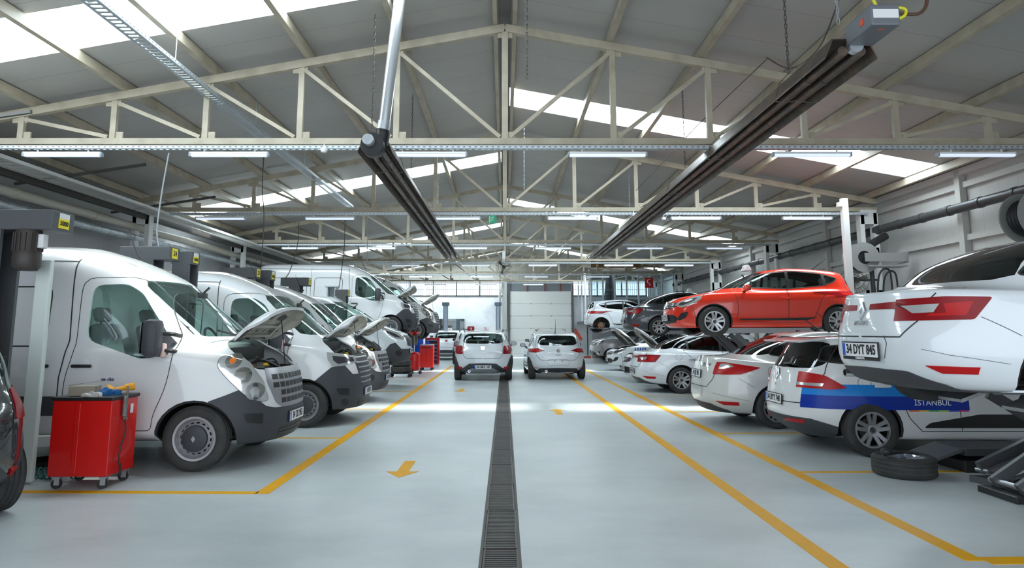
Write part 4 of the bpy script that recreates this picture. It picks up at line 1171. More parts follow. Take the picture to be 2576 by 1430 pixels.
ROOFM = stripes('roof_sheet_grey', (.42,.405,.375), (.27,.25,.235), 1, 1.0, .012, .55, .5, .35)
WALLM = stripes('cream_wall_panel', (.50,.49,.465), (.40,.39,.36), 1, .50, .012, .55, .6, .2)
CLADM = stripes('cream_end_cladding', (.50,.48,.43), (.33,.31,.27), 0, .5, .02, .6, .6, .3)
GREYW = stripes('grey_left_wall', (.36,.365,.37), (.25,.25,.26), 1, 4., .01, .6, .4, .4)
DOORM = mat('sectional_door_cream', (.87,.87,.83), .5)
WHITEW = mat('white_wall', (.86,.87,.89), .6, noise=(.8, (.50,.52,.56), .6))

def floor_mat():
    m, nt, b = nodes_mat('epoxy_floor'); N = nt.nodes.new; L = nt.links.new
    tc = N('ShaderNodeTexCoord'); mp = N('ShaderNodeMapping'); mp.inputs['Scale'].default_value = (.55, .8, 1); L(tc.outputs['Object'], mp.inputs[0])
    n = N('ShaderNodeTexNoise'); n.inputs['Scale'].default_value = 1.1; n.inputs['Detail'].default_value = 9; n.inputs['Roughness'].default_value = .62; L(mp.outputs[0], n.inputs['Vector'])
    r = N('ShaderNodeValToRGB'); e = r.color_ramp.elements
    e[0].position = .30; e[0].color = (.40,.44,.445,1); e[1].position = .62; e[1].color = (.54,.575,.575,1)
    L(n.outputs['Fac'], r.inputs['Fac'])
    n2 = N('ShaderNodeTexNoise'); n2.inputs['Scale'].default_value = 90; L(tc.outputs['Object'], n2.inputs['Vector'])
    r2 = N('ShaderNodeValToRGB'); r2.color_ramp.elements[0].position = .26; r2.color_ramp.elements[0].color = (.6,.6,.6,1); r2.color_ramp.elements[1].position = .34; r2.color_ramp.elements[1].color = (1,1,1,1)
    L(n2.outputs['Fac'], r2.inputs['Fac'])
    mx = N('ShaderNodeMixRGB'); mx.blend_type = 'MULTIPLY'; mx.inputs[0].default_value = 1; L(r.outputs[0], mx.inputs[1]); L(r2.outputs[0], mx.inputs[2])
    L(mx.outputs[0], b.inputs['Base Color'])
    r3 = N('ShaderNodeMapRange'); r3.inputs[3].default_value = .22; r3.inputs[4].default_value = .42; L(n.outputs['Fac'], r3.inputs[0]); L(r3.outputs[0], b.inputs['Roughness'])
    b.inputs['Specular IOR Level'].default_value = .5
    bp = N('ShaderNodeBump'); bp.inputs['Strength'].default_value = .12; bp.inputs['Distance'].default_value = .02
    n4 = N('ShaderNodeTexNoise'); n4.inputs['Scale'].default_value = 5; L(tc.outputs['Object'], n4.inputs['Vector']); L(n4.outputs['Fac'], bp.inputs['Height']); L(bp.outputs['Normal'], b.inputs['Normal'])
    return m
Y0, Y1, HW = -3.0, 46.0, 9.6
GX0, GX1 = -.17, .11     # drain
fl = bmesh.new()
def quad(bm, pts, mi=0):
    f = bm.faces.new([bm.verts.new(p) for p in pts]); f.material_index = mi; return f
add_box(fl, ((-HW-.4+GX0)/2, (Y0+Y1)/2, -.1), (GX0+HW+.4, Y1-Y0, .2)); add_box(fl, ((HW+.4+GX1)/2, (Y0+Y1)/2, -.1), (HW+.4-GX1, Y1-Y0, .2))
add_box(fl, (-.03, (Y0+Y1)/2, -.16), (.28, Y1-Y0, .08))
struct(link_mesh('floor', fl, floor_mat(), None, 0))
# floor drain: angle frame and separate grate sections
dr = thing('floor_drain', 'long dark steel floor drain with slatted grates down the middle of the aisle', 'floor drain', (-.03,0,0))
b = bmesh.new()
for s in (-1,1): add_box(b, (s*.13, (Y0+Y1)/2, -.01), (.02, Y1-Y0, .024))
link_mesh('drain_frame', b, mat('drain_steel', (.07,.062,.055), .55, .5), dr, 0)
dgm = mat('grate_steel', (.075,.07,.07), .5, .5, noise=(5,(.12,.10,.08),.6))
y = 1.0; k = 0
gcache = None
while y < 45:
    if gcache is None:
        b = bmesh.new()
        for s in (-1,1): add_box(b, (s*.112, .5, -.008), (.012, .985, .02))
        n = 26
        for i in range(n): add_box(b, (0, .01+(i+.5)*.98/n, -.010), (.225, .98/n*.52, .014))
        g = link_mesh('drain_grate', b, dgm, dr, 0); gcache = g
    else: g = gcache.copy(); C.objects.link(g)
    g.location = (random.uniform(-.006,.006), y, random.uniform(-.001,.001)); g.rotation_euler = (0,0,random.uniform(-.006,.006)); y += 1.0; k += 1
# yellow paint
def strip(name, p, q, w, label, grp=None):
    p = Vector((p[0],p[1],0)); q = Vector((q[0],q[1],0)); b = bmesh.new(); add_bar(b, p+Vector((0,0,.001)), q+Vector((0,0,.001)), w, .004)
    return tag(link_mesh(name, b, YLINE, None, 0), label, 'floor marking', grp)
LX = at(669,1240,z=0).x
strip('floor_line', (LX-.02, at(669,1240,z=0).y-.06), (-2.25, 29.5), .13, 'long yellow line along the front of the van bays')
strip('floor_line', (2.13, 2.0), (2.13, 46), .13, 'inner of two long yellow lines on the right, running under the white hatchback', )
strip('floor_line', (3.09, at(2451,1412,z=0).y), (3.09, 44), .13, 'outer of two long yellow lines, beside the rear bumpers on the right')
lb = [(at(669,1241,z=0).y, 'thick yellow line under the red tool trolley', .10), (at(866,1103,z=0).y, 'yellow bay line in front of the nearest van', .07),
      (at(972,1030,z=0).y, 'yellow bay line reaching the second van bumper', .07), (at(1033,986,z=0).y, 'yellow bay line reaching the third van bumper', .07), (at(1086,952,z=0).y, 'faint yellow bay line between third van and the red oil drainer', .06)]
for yy, lab, w in lb: strip('bay_line', (-8.5, yy+.12), (LX-.07, yy), w, lab)
rb = [(at(2451,1412,z=0).y, 'thick yellow bay line at the bottom right corner', .14), (at(2007,1189,z=0).y, 'yellow bay line running under the loose wheel', .07),
      (at(1806,1091,z=0).y, 'yellow bay line beside the striped estate bumper', .07), (at(1695,1037,z=0).y, 'yellow bay line under the old sedan bumper', .07), (at(1620,997,z=0).y, 'faint yellow bay line in front of the white sedan rear wheel', .06)]
for yy, lab, w in rb: strip('bay_line', (3.155, yy), (8.5, yy+.12), w, lab)
def arrow(c, s, flip, label):
    b = bmesh.new(); pts = [(-.055,.42),(.055,.42),(.055,-.10),(.15,-.10),(0,-.36),(-.15,-.10),(-.055,-.10)]
    pts = [(u*s, v*s*(-1 if flip else 1)) for u, v in pts]
    add_prism(b, pts, 0, .003, 'z'); o = link_mesh('floor_arrow', b, YLINE, None, 0); o.location = (c.x, c.y, .0)
    return tag(o, label, 'floor marking')
arrow(at(1017,1182,z=0), 1.15, False, 'large yellow arrow painted on the near aisle floor pointing to the viewer')
arrow(at(1160,983,z=0), 1.1, False, 'small far yellow arrow behind the large one, before the parked crossover')
arrow(at(1403,1036,z=0), 1.1, True, 'yellow arrow right of the drain pointing away from the viewer')

# ---- roof, walls
EZ, RZ = 4.86, 6.66          # underside of the sheets at eave and ridge
SL = (RZ-EZ)/HW
def rz(x): return RZ-SL*abs(x)
sk_l = [(8.25,9.35),(19.3,20.5),(32.4,33.6),(43.2,44.6)]; sk_r = [(14.0,15.2),(26.3,27.5),(38.7,39.9)]  # last left strip is an added light source to brighten the end wall
for side, sks, nm in ((-1, sk_l, 'left'), (1, sk_r, 'right')):
    b = bmesh.new(); xe = 9.1
    def slab(x0, x1, ya, yb, bm=b, th=.12):
        x0, x1 = side*x0, side*x1
        vs = []
        for dz in (0, th):
            for (x, yy) in ((x0,ya),(x1,ya),(x1,yb),(x0,yb)): vs.append(bm.verts.new((x, yy, rz(x)+dz)))
        fs = [bm.faces.new([vs[i] for i in f]) for f in ((0,1,2,3),(7,6,5,4),(0,4,5,1),(1,5,6,2),(2,6,7,3),(3,7,4,0))]
        bmesh.ops.recalc_face_normals(bm, faces=fs)
    y = Y0
    for a, c in sks: slab(.02, xe, y, a); y = c
    slab(.02, xe, y, Y1+.3); slab(xe, HW+.3, Y0, Y1+.3)
    struct(link_mesh('ceiling', b, ROOFM, None, 0))
SKYM = bpy.data.materials.new('translucent_rooflight'); SKYM.use_nodes = True
nt = SKYM.node_tree; nt.nodes.clear(); N = nt.nodes.new; L = nt.links.new
o_ = N('ShaderNodeOutputMaterial'); ad = N('ShaderNodeAddShader'); em = N('ShaderNodeEmission'); em.inputs[0].default_value = (.80,.93,1,1); em.inputs[1].default_value = 7.5
tr = N('ShaderNodeBsdfTransparent'); tr.inputs[0].default_value = (.5,.52,.53,1)
L(em.outputs[0], ad.inputs[0]); L(tr.outputs[0], ad.inputs[1]); L(ad.outputs[0], o_.inputs[0])
k = 0
sklab = {(-1,0): 'nearest glowing rooflight strip at the top left of the roof', (-1,1): 'second rooflight strip on the left slope behind the first truss', (-1,3): 'added rooflight strip on the left slope that brightens the end wall', (-1,2): 'third rooflight strip on the left slope',
         (1,0): 'nearest long rooflight strip on the right slope above the red car', (1,1): 'second rooflight strip on the right slope behind the exit sign', (1,2): 'farthest rooflight strip on the right slope'}
for side, sks in ((-1, sk_l), (1, sk_r)):
    for i, (a, c) in enumerate(sks):
        b = bmesh.new(); e = .002
        add_bar(b, (side*.3, (a+c)/2, rz(.3)+.05), (side*9.1, (a+c)/2, rz(9.1)+.05), c-a-.01, .01)
        k += 1; o = struct(link_mesh('window_%d' % k, b, SKYM, None, 0)); o['label'] = sklab[(side, i)]
# side walls
b = box((HW+.1, (Y0+Y1)/2, 2.5), (.2, Y1-Y0, 5.0)); struct(link_mesh('wall_right', b, WALLM, None, 0))
b = box((-HW-.1, (Y0+Y1)/2, 2.5), (.2, Y1-Y0, 5.0)); struct(link_mesh('wall_left', b, GREYW, None, 0))
b = bmesh.new()
for z in (3.4, 4.5): add_box(b, (HW-.04, (Y0+Y1)/2, z), (.1, Y1-Y0-.1, .12))
struct(link_mesh('trim_1', b, WALLM, None, 0))
b = bmesh.new(); add_box(b, (HW-.07, (Y0+Y1)/2, EZ-.08), (.14, Y1-Y0-.1, .14)); struct(link_mesh('trim_2', b, STEELW2, None, 0))
wl = {14.0: 'slim vertical wall post between the reel column and the nearest reel', 20.0: 'slim vertical wall post beyond the tall white pole', 26.2: 'slim vertical wall post far down the right wall'}
for y, lab in wl.items():
    b = box((HW-.08, y, 2.42), (.14,.16,4.8)); tag(link_mesh('wall_post', b, mat('post_cream_grey', (.46,.45,.42), .55), None, 0), lab, 'post')
# end wall with window band, door
W = bmesh.new()
XD0, XD1 = .35, 4.45; ZT = 4.1
def wq(x0, x1, z0, z1, bm, y=Y1, th=.2): add_box(bm, ((x0+x1)/2, y+th/2, (z0+z1)/2), (x1-x0, th, z1-z0))
wl_ = bmesh.new()
wq(-HW, XD0-.0, 0, 3.77, wl_); wq(XD1+.0, HW, 0, 3.77, wl_); wq(XD0, XD1, 0, ZT+.05, wl_, Y1+.02); wq(-.1, XD0+.02, 3.7, 4.9, wl_)  # slab behind the door is added, unseen, to stop light leaking between sections
struct(link_mesh('wall_back', wl_, WHITEW, None, 0))
up = bmesh.new(); vs = []
add_prism(up, [(-HW,4.83),(HW,4.83),(HW,EZ+.1),(0,RZ+.1),(-HW,EZ+.1)], Y1, Y1+.2, 'y'); struct(link_mesh('wall_back', up, CLADM, None, 0))
b = bmesh.new()
DGREY = mat('dark_window_frame', (.10,.095,.09), .5)
def bars(x0, x1, nm, lab):
    b = bmesh.new()
    for z in (3.80, 4.80): add_box(b, ((x0+x1)/2, Y1-.02, z), (x1-x0, .08, .08))
    nfr = max(1, round((x1-x0)/1.65))
    for i in range(nfr+1): add_box(b, (x0+(x1-x0)*i/nfr, Y1-.02, 4.3), (.08,.08,1.06))
    add_box(b, ((x0+x1)/2, Y1-.0, 4.22), (x1-x0, .02, .02))
    n = int((x1-x0)/.14)
    for i in range(n): add_box(b, (x0+(i+.5)*(x1-x0)/n, Y1-.0, 4.3), (.018,.018,1.0))
    o = struct(link_mesh(nm, b, DGREY, None, 0)); o['label'] = lab
bars(-HW+.1, -.12, 'window_8', 'long barred window band left of the pale sectional door'); bars(XD1+.12, HW-.1, 'window_9', 'barred window band right of the pale sectional door')
for i, (x0, x1) in enumerate(((-HW, -.05), (XD1+.1, HW))):
    g = box(((x0+x1)/2, Y1+.06, 4.3), (x1-x0, .012, 1.06)); o = struct(link_mesh('window_%d' % (10+i), g, glassmat('pale_window_glass', (.88,.93,.95)), None, 0))
# sectional door, posts and the grey panels over it
D = thing('door_1', None, None); D['kind'] = 'structure'; D.location = (0,0,0)
for i in range(5):
    b = bmesh.new(); z0 = i*ZT/5; add_box(b, ((XD0+XD1)/2, Y1-.02, z0+ZT/10), (XD1-XD0, .06, ZT/5-.012), None, 0, .004)
    link_mesh('door_section', b, DOORM, D, 0)
b = bmesh.new()
for i in range(1,5):
    for x in (XD0+.03, XD0+1.4, XD0+2.75, XD1-.03): add_box(b, (x, Y1-.07, i*ZT/5), (.07,.04,.09))
link_mesh('door_hinge', b, GALV, D, 0)
b = bmesh.new()
for x in (XD0-.08, XD1+.08): add_box(b, (x, Y1-.06, 2.42), (.14,.2,4.84))
struct(link_mesh('trim_3', b, mat('dark_post_grey', (.14,.14,.15), .5), None, 0))
b = bmesh.new(); wq(XD0, XD1, ZT+.03, 4.83, b, Y1-.02, .04); struct(link_mesh('wall_back', b, mat('grey_panel', (.22,.23,.25), .5), None, 0))
b = bmesh.new()
for x in (1.5,2.7,3.75): add_box(b, (x, Y1-.06, 4.47), (.07,.06,.72))
struct(link_mesh('trim_4', b, mat('rust_red_post', (.25,.06,.03), .6), None, 0))
b = bmesh.new(); add_box(b, (-.02, Y1-.15, 3.2), (.3,.3,3.3)); add_tube(b, [(-.35,Y1-.5,.2),(-.33,Y1-.5,3.8),(-.2,Y1-.4,4.7)], .09, 10)
struct(link_mesh('trim_5', b, STEELW2, None, 0))

# ---- trusses
NX = [0, 1.75, 3.3, 4.82, 6.3, 7.78]; CZ = 4.5; TX = 9.3
def tz(x): return 6.42-.186*abs(x)
tlab = ['nearest cream steel roof truss spanning the hall above the vans', 'second roof truss, the one carrying the exit sign', 'third roof truss from the viewer', 'fourth roof truss, the one the cage fan hangs from',
        'fifth roof truss, before the far end wall', 'sixth and farthest roof truss near the end wall']
def truss(y, lab):
    T = thing('roof_truss', lab, 'roof truss', (0,y,CZ), 0, 'roof trusses across the hall')
    Z = CZ
    for s in (-1,1):
        b = bmesh.new(); add_bar(b, (0,0,tz(0)-Z), (s*TX,0,tz(TX)-Z), .10, .13); link_mesh('top_chord', b, STEEL, T, 0)
    b = bmesh.new(); add_bar(b, (-TX,0,0), (TX,0,0), .11, .10); link_mesh('bottom_chord', b, STEEL, T, 0)
    for x in NX:
        for s in ((1,) if x == 0 else (-1,1)):
            b = bmesh.new(); add_bar(b, (s*x,0,.05), (s*x,0,tz(x)-Z-.06), .09 if x else .10, .07, up=Vector((0,1,0))); link_mesh('vertical', b, STEEL, T, 0)
            b = bmesh.new(); add_box(b, (s*x+.06, 0, .10), (.2,.03,.13)); link_mesh('gusset_plate', b, STEEL, T, 0); b = bmesh.new(); add_box(b, (s*x+(.03*s if x else 0), 0, tz(x)-Z-.10), (.24,.03,.12)); link_mesh('gusset_plate', b, STEEL, T, 0)
    for i in range(5):
        for s in (-1,1):
            b = bmesh.new(); add_bar(b, (s*(NX[i]+.08),0,.08), (s*(NX[i+1]-.04),0,tz(NX[i+1])-Z-.10), .06, .06); link_mesh('diagonal', b, STEEL, T, 0)
    return T
TY = [10.65+6.2*k for k in range(6)]
for y, lab in zip(TY, tlab): truss(y, lab)
# purlins
PX = [.16, 1.72, 3.2, 4.7, 6.15, 7.6, 9.15]
pn = ['ridge', 'first', 'second', 'third', 'fourth', 'fifth', 'eave']
for s, sd in ((-1,'left'),(1,'right')):
    for i, x in enumerate(PX):
        b = bmesh.new(); z = rz(x)-.09
        add_box(b, (s*x, (Y0+Y1)/2, z), (.09 if i else .07, Y1-Y0-.05, .15)); 
        tag(link_mesh('purlin', b, STEEL, None, 0), f'long cream roof purlin on the {sd} slope, ' + ('right beside the ridge' if i == 0 else ('lowest, over the eave' if i == 6 else f'{pn[i]} down from the ridge pair')), 'purlin', 'roof purlins')
b = box((0, (Y0+Y1)/2, RZ-.02), (.2, Y1-Y0, .02)); struct(link_mesh('trim_6', b, mat('ridge_grey', (.16,.155,.15), .6), None, 0))
# columns
cl = ['behind the nearest van', 'behind the second and third vans', 'beyond the raised vans', 'fourth along', 'fifth along', 'sixth along']
for s, sd, m_ in ((-1,'left',STEELW2),(1,'right',STEELW2)):
    for i, y in enumerate(TY):
        if i == 0: pass
        b = bmesh.new(); x = s*9.05
        for dx in (-.17,.17): add_box(b, (x+dx, y, 2.2), (.11,.2,4.4))
        for z in (.3, 1.3, 2.3, 3.35, 4.3): add_box(b, (x, y, z), (.4,.2,.36))
        lab = f'white castellated steel column on the {sd} wall at the ' + ['nearest','second','third','fourth','fifth','sixth'][i]+' truss'
        tag(link_mesh('steel_column', b, m_, None, 0), lab, 'column', 'white steel columns')

# perforated trays, lamps, detectors
def perf_mat(zc):
    m, nt, b = nodes_mat('perforated_galvanised_%d' % int(zc*100)); N = nt.nodes.new; L = nt.links.new
    tc = N('ShaderNodeTexCoord'); sp = N('ShaderNodeSeparateXYZ'); L(tc.outputs['Object'], sp.inputs[0])
    ad = N('ShaderNodeMath'); ad.operation = 'ADD'; L(sp.outputs[0], ad.inputs[0]); L(sp.outputs[1], ad.inputs[1])
    f = N('ShaderNodeMath'); f.operation = 'FRACT'; d = N('ShaderNodeMath'); d.operation = 'DIVIDE'; d.inputs[1].default_value = .09; L(ad.outputs[0], d.inputs[0]); L(d.outputs[0], f.inputs[0])
    c = N('ShaderNodeMath'); c.operation = 'LESS_THAN'; c.inputs[1].default_value = .38; L(f.outputs[0], c.inputs[0])
    zs = N('ShaderNodeMath'); zs.operation = 'SUBTRACT'; zs.inputs[1].default_value = zc; L(sp.outputs[2], zs.inputs[0])
    za = N('ShaderNodeMath'); za.operation = 'ABSOLUTE'; L(zs.outputs[0], za.inputs[0])
    zl = N('ShaderNodeMath'); zl.operation = 'LESS_THAN'; zl.inputs[1].default_value = .007; L(za.outputs[0], zl.inputs[0])
    mu = N('ShaderNodeMath'); mu.operation = 'MULTIPLY'; L(zl.outputs[0], mu.inputs[0]); L(c.outputs[0], mu.inputs[1])
    mx = N('ShaderNodeMixRGB'); L(mu.outputs[0], mx.inputs[0]); mx.inputs[1].default_value = (.5,.54,.57,1); mx.inputs[2].default_value = (.12,.12,.12,1)
    L(mx.outputs[0], b.inputs['Base Color']); b.inputs['Metallic'].default_value = .5; b.inputs['Roughness'].default_value = .45
    return m
PERF = perf_mat(4.37); PERF2 = perf_mat(5.24)
def tray_bm(p, q, w, h):
    """shallow U tray; the floor of the tray is pierced in rows"""
    b = bmesh.new(); p = Vector(p); q = Vector(q); L_ = (q-p).length; d = (q-p)/L_; s = d.cross(Vector((0,0,1))).normalized()
    for k in (-1,1):
        add_bar(b, p+s*k*w/2, q+s*k*w/2, .004, h, 0)
    add_bar(b, p+Vector((0,0,-h/2))-s*w*.38, q+Vector((0,0,-h/2))-s*w*.38, w*.2, .004, 1)
    add_bar(b, p+Vector((0,0,-h/2))+s*w*.38, q+Vector((0,0,-h/2))+s*w*.38, w*.2, .004, 1)
    n = int(L_/.1)
    for i in range(n): add_bar(b, p+d*(i*.1)+Vector((0,0,-h/2))-s*w*.3, p+d*(i*.1)+Vector((0,0,-h/2))+s*w*.3, .05, .004, 1)
    return b
tn = ['nearest', 'second', 'third', 'fourth', 'fifth', 'sixth']
for i, y in enumerate(TY):
    b = tray_bm((-9.0, y-.12, CZ-.13), (9.0, y-.12, CZ-.13), .12, .05)
    tag(link_mesh('cable_tray', b, [PERF, GALV], None, 0), f'perforated galvanised tray hung under the {tn[i]} truss', 'cable tray', 'trays under the trusses')
LM = mat('fluorescent_tube_cover', (.55,.62,.75), .35, emit=(.75,.85,1), estr=.6)
LX_ = [-7.0,-4.3,-1.2,1.7,4.8,7.45]; side_n = ['far left', 'second from left', 'left of the ridge', 'right of the ridge', 'second from right', 'far right']
proto = None
for i, y in enumerate(TY):
    for j, x in enumerate(LX_):
        if i > 3 and j in (0,5): continue
        lab = f'slim fluorescent batten lamp under the {tn[i]} truss, {side_n[j]}'
        if proto is None:
            proto = thing('batten_lamp', lab, 'lamp', (x, y-.12, CZ-.24), 0, 'batten lamps under the trusses')
            b = bmesh.new(); add_box(b, (0,0,.022), (1.24,.085,.035), None, 0, .008)
            for sx in (-.4,.4): add_box(b, (sx,0,.06), (.02,.02,.05))
            link_mesh('housing', b, WHITEP, proto, 0)
            b = bmesh.new(); add_box(b, (0,0,-.015), (1.2,.075,.04), None, 0, .012); link_mesh('diffuser', b, LM, proto, 0)
            for s in (-1,1): b = bmesh.new(); add_box(b, (s*.615,0,0), (.03,.09,.075), None, 0, .01); link_mesh('end_cap', b, mat('lamp_grey', (.3,.33,.36), .5), proto, 0)
        else:
            o = copy_tree(proto); o.location = (x+random.uniform(-.08,.08), y-.12, CZ-.24); o['label'] = lab
for (px, py, Y, lab) in ((815,378,10.4,'round white smoke detector left of the black heater tube'),(1670,550,16.6,'small round detector under the second truss right of centre'),(2234/3.22+900,297/3.22+450,16.6,'small round detector under the second truss near the heater')):
    if lab.startswith('small round detector under the second truss near'): px = 1594; py = 541
    p = at(px, py, Y=Y); b = bmesh.new(); add_lathe(b, [(.001,-.04),(.04,-.035),(.055,0),(.055,.03),(.001,.03)], 20, 'z'); add_tube(b, [(0,0,.02),(0,0,.1)], .008, 6)
    o = link_mesh('smoke_detector', b, WHITEP, None, 40); o.location = p; tag(o, lab, 'detector')
# long tray on the left slope
b = tray_bm((-4.72, 3.8, 5.24), (-4.72, 20.5, 5.24), .22, .05)
for i in range(5): add_tube(b, [(-4.6, 6+i*3.1, 5.24), (-4.6, 6+i*3.1, 5.72)], .006, 6)
tag(link_mesh('cable_tray', b, [PERF2, GALV], None, 0), 'long perforated galvanised tray running lengthwise under the left roof slope', 'cable tray')
# heaters
def heater(x, y0, y1, z, lab):
    T = thing('tube_heater', lab, 'heater', (x, y0, z)); Ln = y1-y0
    b = bmesh.new(); pr = [(-.25,-.09),(-.17,.09),(.17,.09),(.25,-.09),(.245,-.11),(.16,.078),(-.16,.078),(-.245,-.11)]
    n = len(pr); A = [b.verts.new((u,0,v)) for u,v in pr]; Bq = [b.verts.new((u,Ln,v)) for u,v in pr]
    for i in range(n): b.faces.new((A[i],Bq[i],Bq[(i+1)%n],A[(i+1)%n]))
    b.faces.new(A[::-1]); b.faces.new(Bq); bmesh.ops.recalc_face_normals(b, faces=b.faces)
    link_mesh('reflector', b, HEATER, T, 0)
    for s in (-1,1):
        b = bmesh.new(); add_tube(b, [(s*.085,-.02,-.04),(s*.085,Ln,-.04)], .048, 14)
        for k in range(int(Ln/1.5)): add_tube(b, [(s*.085,.7+k*1.5,-.04),(s*.085,.78+k*1.5,-.04)], .053, 14)
        link_mesh('radiant_tube', b, HEATER, T, 40)
    k = 0
    for yy in [1.2+i*2.6 for i in range(int(Ln/2.6))]:
        b = bmesh.new(); add_tube(b, [(-.25,yy,-.11),(-.15,yy,-.13),(0,yy,-.10),(.15,yy,-.13),(.25,yy,-.11)], .005, 6); add_tube(b, [(-.25,yy,-.11),(-.19,yy,.10),(0,yy,.3),(.19,yy,.10),(.25,yy,-.11)], .005, 6)
        link_mesh('hanger_bracket', b, DCH, T, 40)
    return T
hr = heater(3.27, 6.15, 24.6, 4.15, 'long dark radiant tube heater hung on the right, pointing at the grey burner box')
hl = heater(-1.85, 9.45, 24.6, 4.12, 'long dark radiant tube heater hung left of the ridge below the silver duct')
# elbow, fan and flue of the left heater
b = bmesh.new(); add_lathe(b, [(.001,-.1),(.16,-.1),(.17,-.06),(.17,.08),(.15,.12),(.001,.12)], 28, 'y', 0, (0,-.12,-.04)); add_lathe(b, [(.001,0),(.075,0),(.08,.02),(.075,.14),(.001,.14)], 20, 'y', 1, (-.03,-.38,-.02))
add_tube(b, [(.1,-.1,-.02),(.13,-.1,.12),(.13,-.1,.2)], .1, 14)
link_mesh('exhaust_fan', b, [BLACK, GALV], hl, 40)
b = bmesh.new(); add_tube(b, [(-1.72,9.33,4.30),(-1.70,9.33,4.42)], .092, 20, 1); add_tube(b, [(-1.70,9.33,4.40),(-1.52,9.30,6.30)], .082, 24)
tag(link_mesh('flue_pipe', b, [mat('bright_aluminium', (.72,.76,.80), .22, .85), GALV], None, 40), 'bright silver flue pipe rising steeply from the left heater to the roof', 'pipe')
b = bmesh.new(); add_box(b, (.05,-.36,.08), (.34,.62,.24), None, 0, .015); add_box(b, (.05,-.674,.09), (.30,.005,.10), None, 1); add_box(b, (-.122,-.45,.08), (.005,.1,.07), None, 2); add_box(b, (.05,-.55,-.041), (.07,.03,.004), None, 2)
add_cyl(b, (0,-.03,-.03), .09, .1, 18, 'y', 3)
bmesh.ops.transform(b, matrix=Matrix.Translation((.03,0,.03)) @ Matrix.Diagonal((.74,.74,.80,1)), verts=b.verts)
link_mesh('burner_box', b, [mat('burner_grey', (.16,.17,.19), .45, .3), WHITEP, mat('orange_red', (.7,.08,.02), .4), GALV], hr, 0)
p0 = Vector((3.35,5.77,4.32))
b = bmesh.new(); add_tube(b, catmull([p0, p0+Vector((-.10,-.02,.25)), p0+Vector((-.16,0,.7)), p0+Vector((-.12,.1,1.3))]), .014, 8); add_tube(b, catmull([p0+Vector((.08,-.1,-.12)), p0+Vector((.16,-.1,-.08)), p0+Vector((.17,-.1,-.02)), p0+Vector((.08,-.1,-.0))]), .014, 8)
tag(link_mesh('gas_hose', b, mat('yellow_hose', (.65,.62,.02), .4), None, 40), 'bright yellow gas hose curling down to the grey burner box', 'hose')
b = bmesh.new(); add_tube(b, catmull([p0+Vector((.05,-.1,-.05)), p0+Vector((.35,-.05,-.02)), p0+Vector((.44,0,.3)), p0+Vector((.44,.1,1.3))]), .016, 8)
tag(link_mesh('cable', b, mat('brown_cable', (.10,.05,.03), .6), None, 40), 'brown cable looping up from the right of the burner box', 'cable')
def chain(p, z1, lab, m=GALV, n_=None):
    b = bmesh.new(); L_ = p.z-z1; n = int(L_/.055)
    for i in range(n):
        z = p.z-i*.055; o = (1,0) if i % 2 else (0,1); w = .012
        pts = [(o[0]*w,o[1]*w,z),(o[0]*w,o[1]*w,z-.05),(0,0,z-.062),(-o[0]*w,-o[1]*w,z-.05),(-o[0]*w,-o[1]*w,z),(0,0,z+.012),(o[0]*w,o[1]*w,z)]
        add_tube(b, [Vector(q)+Vector((p.x,p.y,0)) for q in pts], .0045, 4)
    tag(link_mesh('chain', b, m, None, 0), lab, 'chain')
q = at(1325,200,Y=8.2); chain(Vector((q.x,q.y,6.5)), q.z, 'loose dark chain dangling beside the ridge over the aisle', DCH)
q = at(1925,100,Y=7.6); chain(Vector((3.3,7.6,6.0)), 4.42, 'dark chain holding the near part of the right heater', DCH)
q = at(1770,340,Y=11.9); chain(Vector((3.3,12.2,6.0)), 4.42, 'dark chain holding the right heater behind the nearest truss', DCH)
chain(Vector((3.3,17.8,6.0)), 4.42, 'pale chain holding the right heater beyond the second truss')
chain(Vector((3.25,6.3,6.0)), 4.42, 'pale chain beside the burner box at the heater end')
chain(Vector((-1.95,9.7,6.2)), 4.40, 'thin chain beside the silver flue pipe', DCH)
chain(Vector((-1.85,13.2,6.2)), 4.40, 'dark chain holding the left heater under the roof', DCH)
chain(Vector((-1.85,18.6,6.2)), 4.40, 'chain holding the far part of the left heater')
chain(Vector((.45,15.6,6.4)), 4.75, 'pale chain dangling right of the king post')
# left wall services
def pipe(pts, r, m, lab, coll=0, nm='pipe', mm=None):
    b = bmesh.new(); add_tube(b, pts, r, 14)
    if coll:
        p, q = Vector(pts[0]), Vector(pts[-1]); n = int((q-p).length/coll)
        for i in range(n+1):
            c = p.lerp(q, (i+.3)/n); d = (q-p).normalized()*.05; add_tube(b, [c-d, c+d], r*1.12, 14)
    return tag(link_mesh(nm, b, m, None, 40), lab, 'pipe')
CRP = mat('cream_pipe', (.42,.39,.33), .4)
pipe([(-9.2,Y0,4.05),(-9.2,44,4.05)], .10, CRP, 'thick cream pipe running along the top of the left wall', 2.4)
pipe([(-9.2,Y0,3.78),(-9.2,44,3.78)], .075, GALV, 'galvanised spiral duct running below the cream pipe on the left wall', .35)
b = tray_bm((-8.55, Y0, 4.36), (-8.55, 44, 4.36), .5, .06)
tag(link_mesh('cable_tray', b, [STEELW2, mat('white_perforated', (.50,.49,.46), .5)], None, 0), 'wide white perforated tray along the left eave above the pipes', 'cable tray')
b = bmesh.new(); add_box(b, (-8.95, 20.5, 4.30), (.12, 47, .12)); tag(link_mesh('eave_beam', b, mat('dark_beam', (.05,.045,.04), .6), None, 0), 'dark longitudinal beam beside the white tray on the left', 'beam')
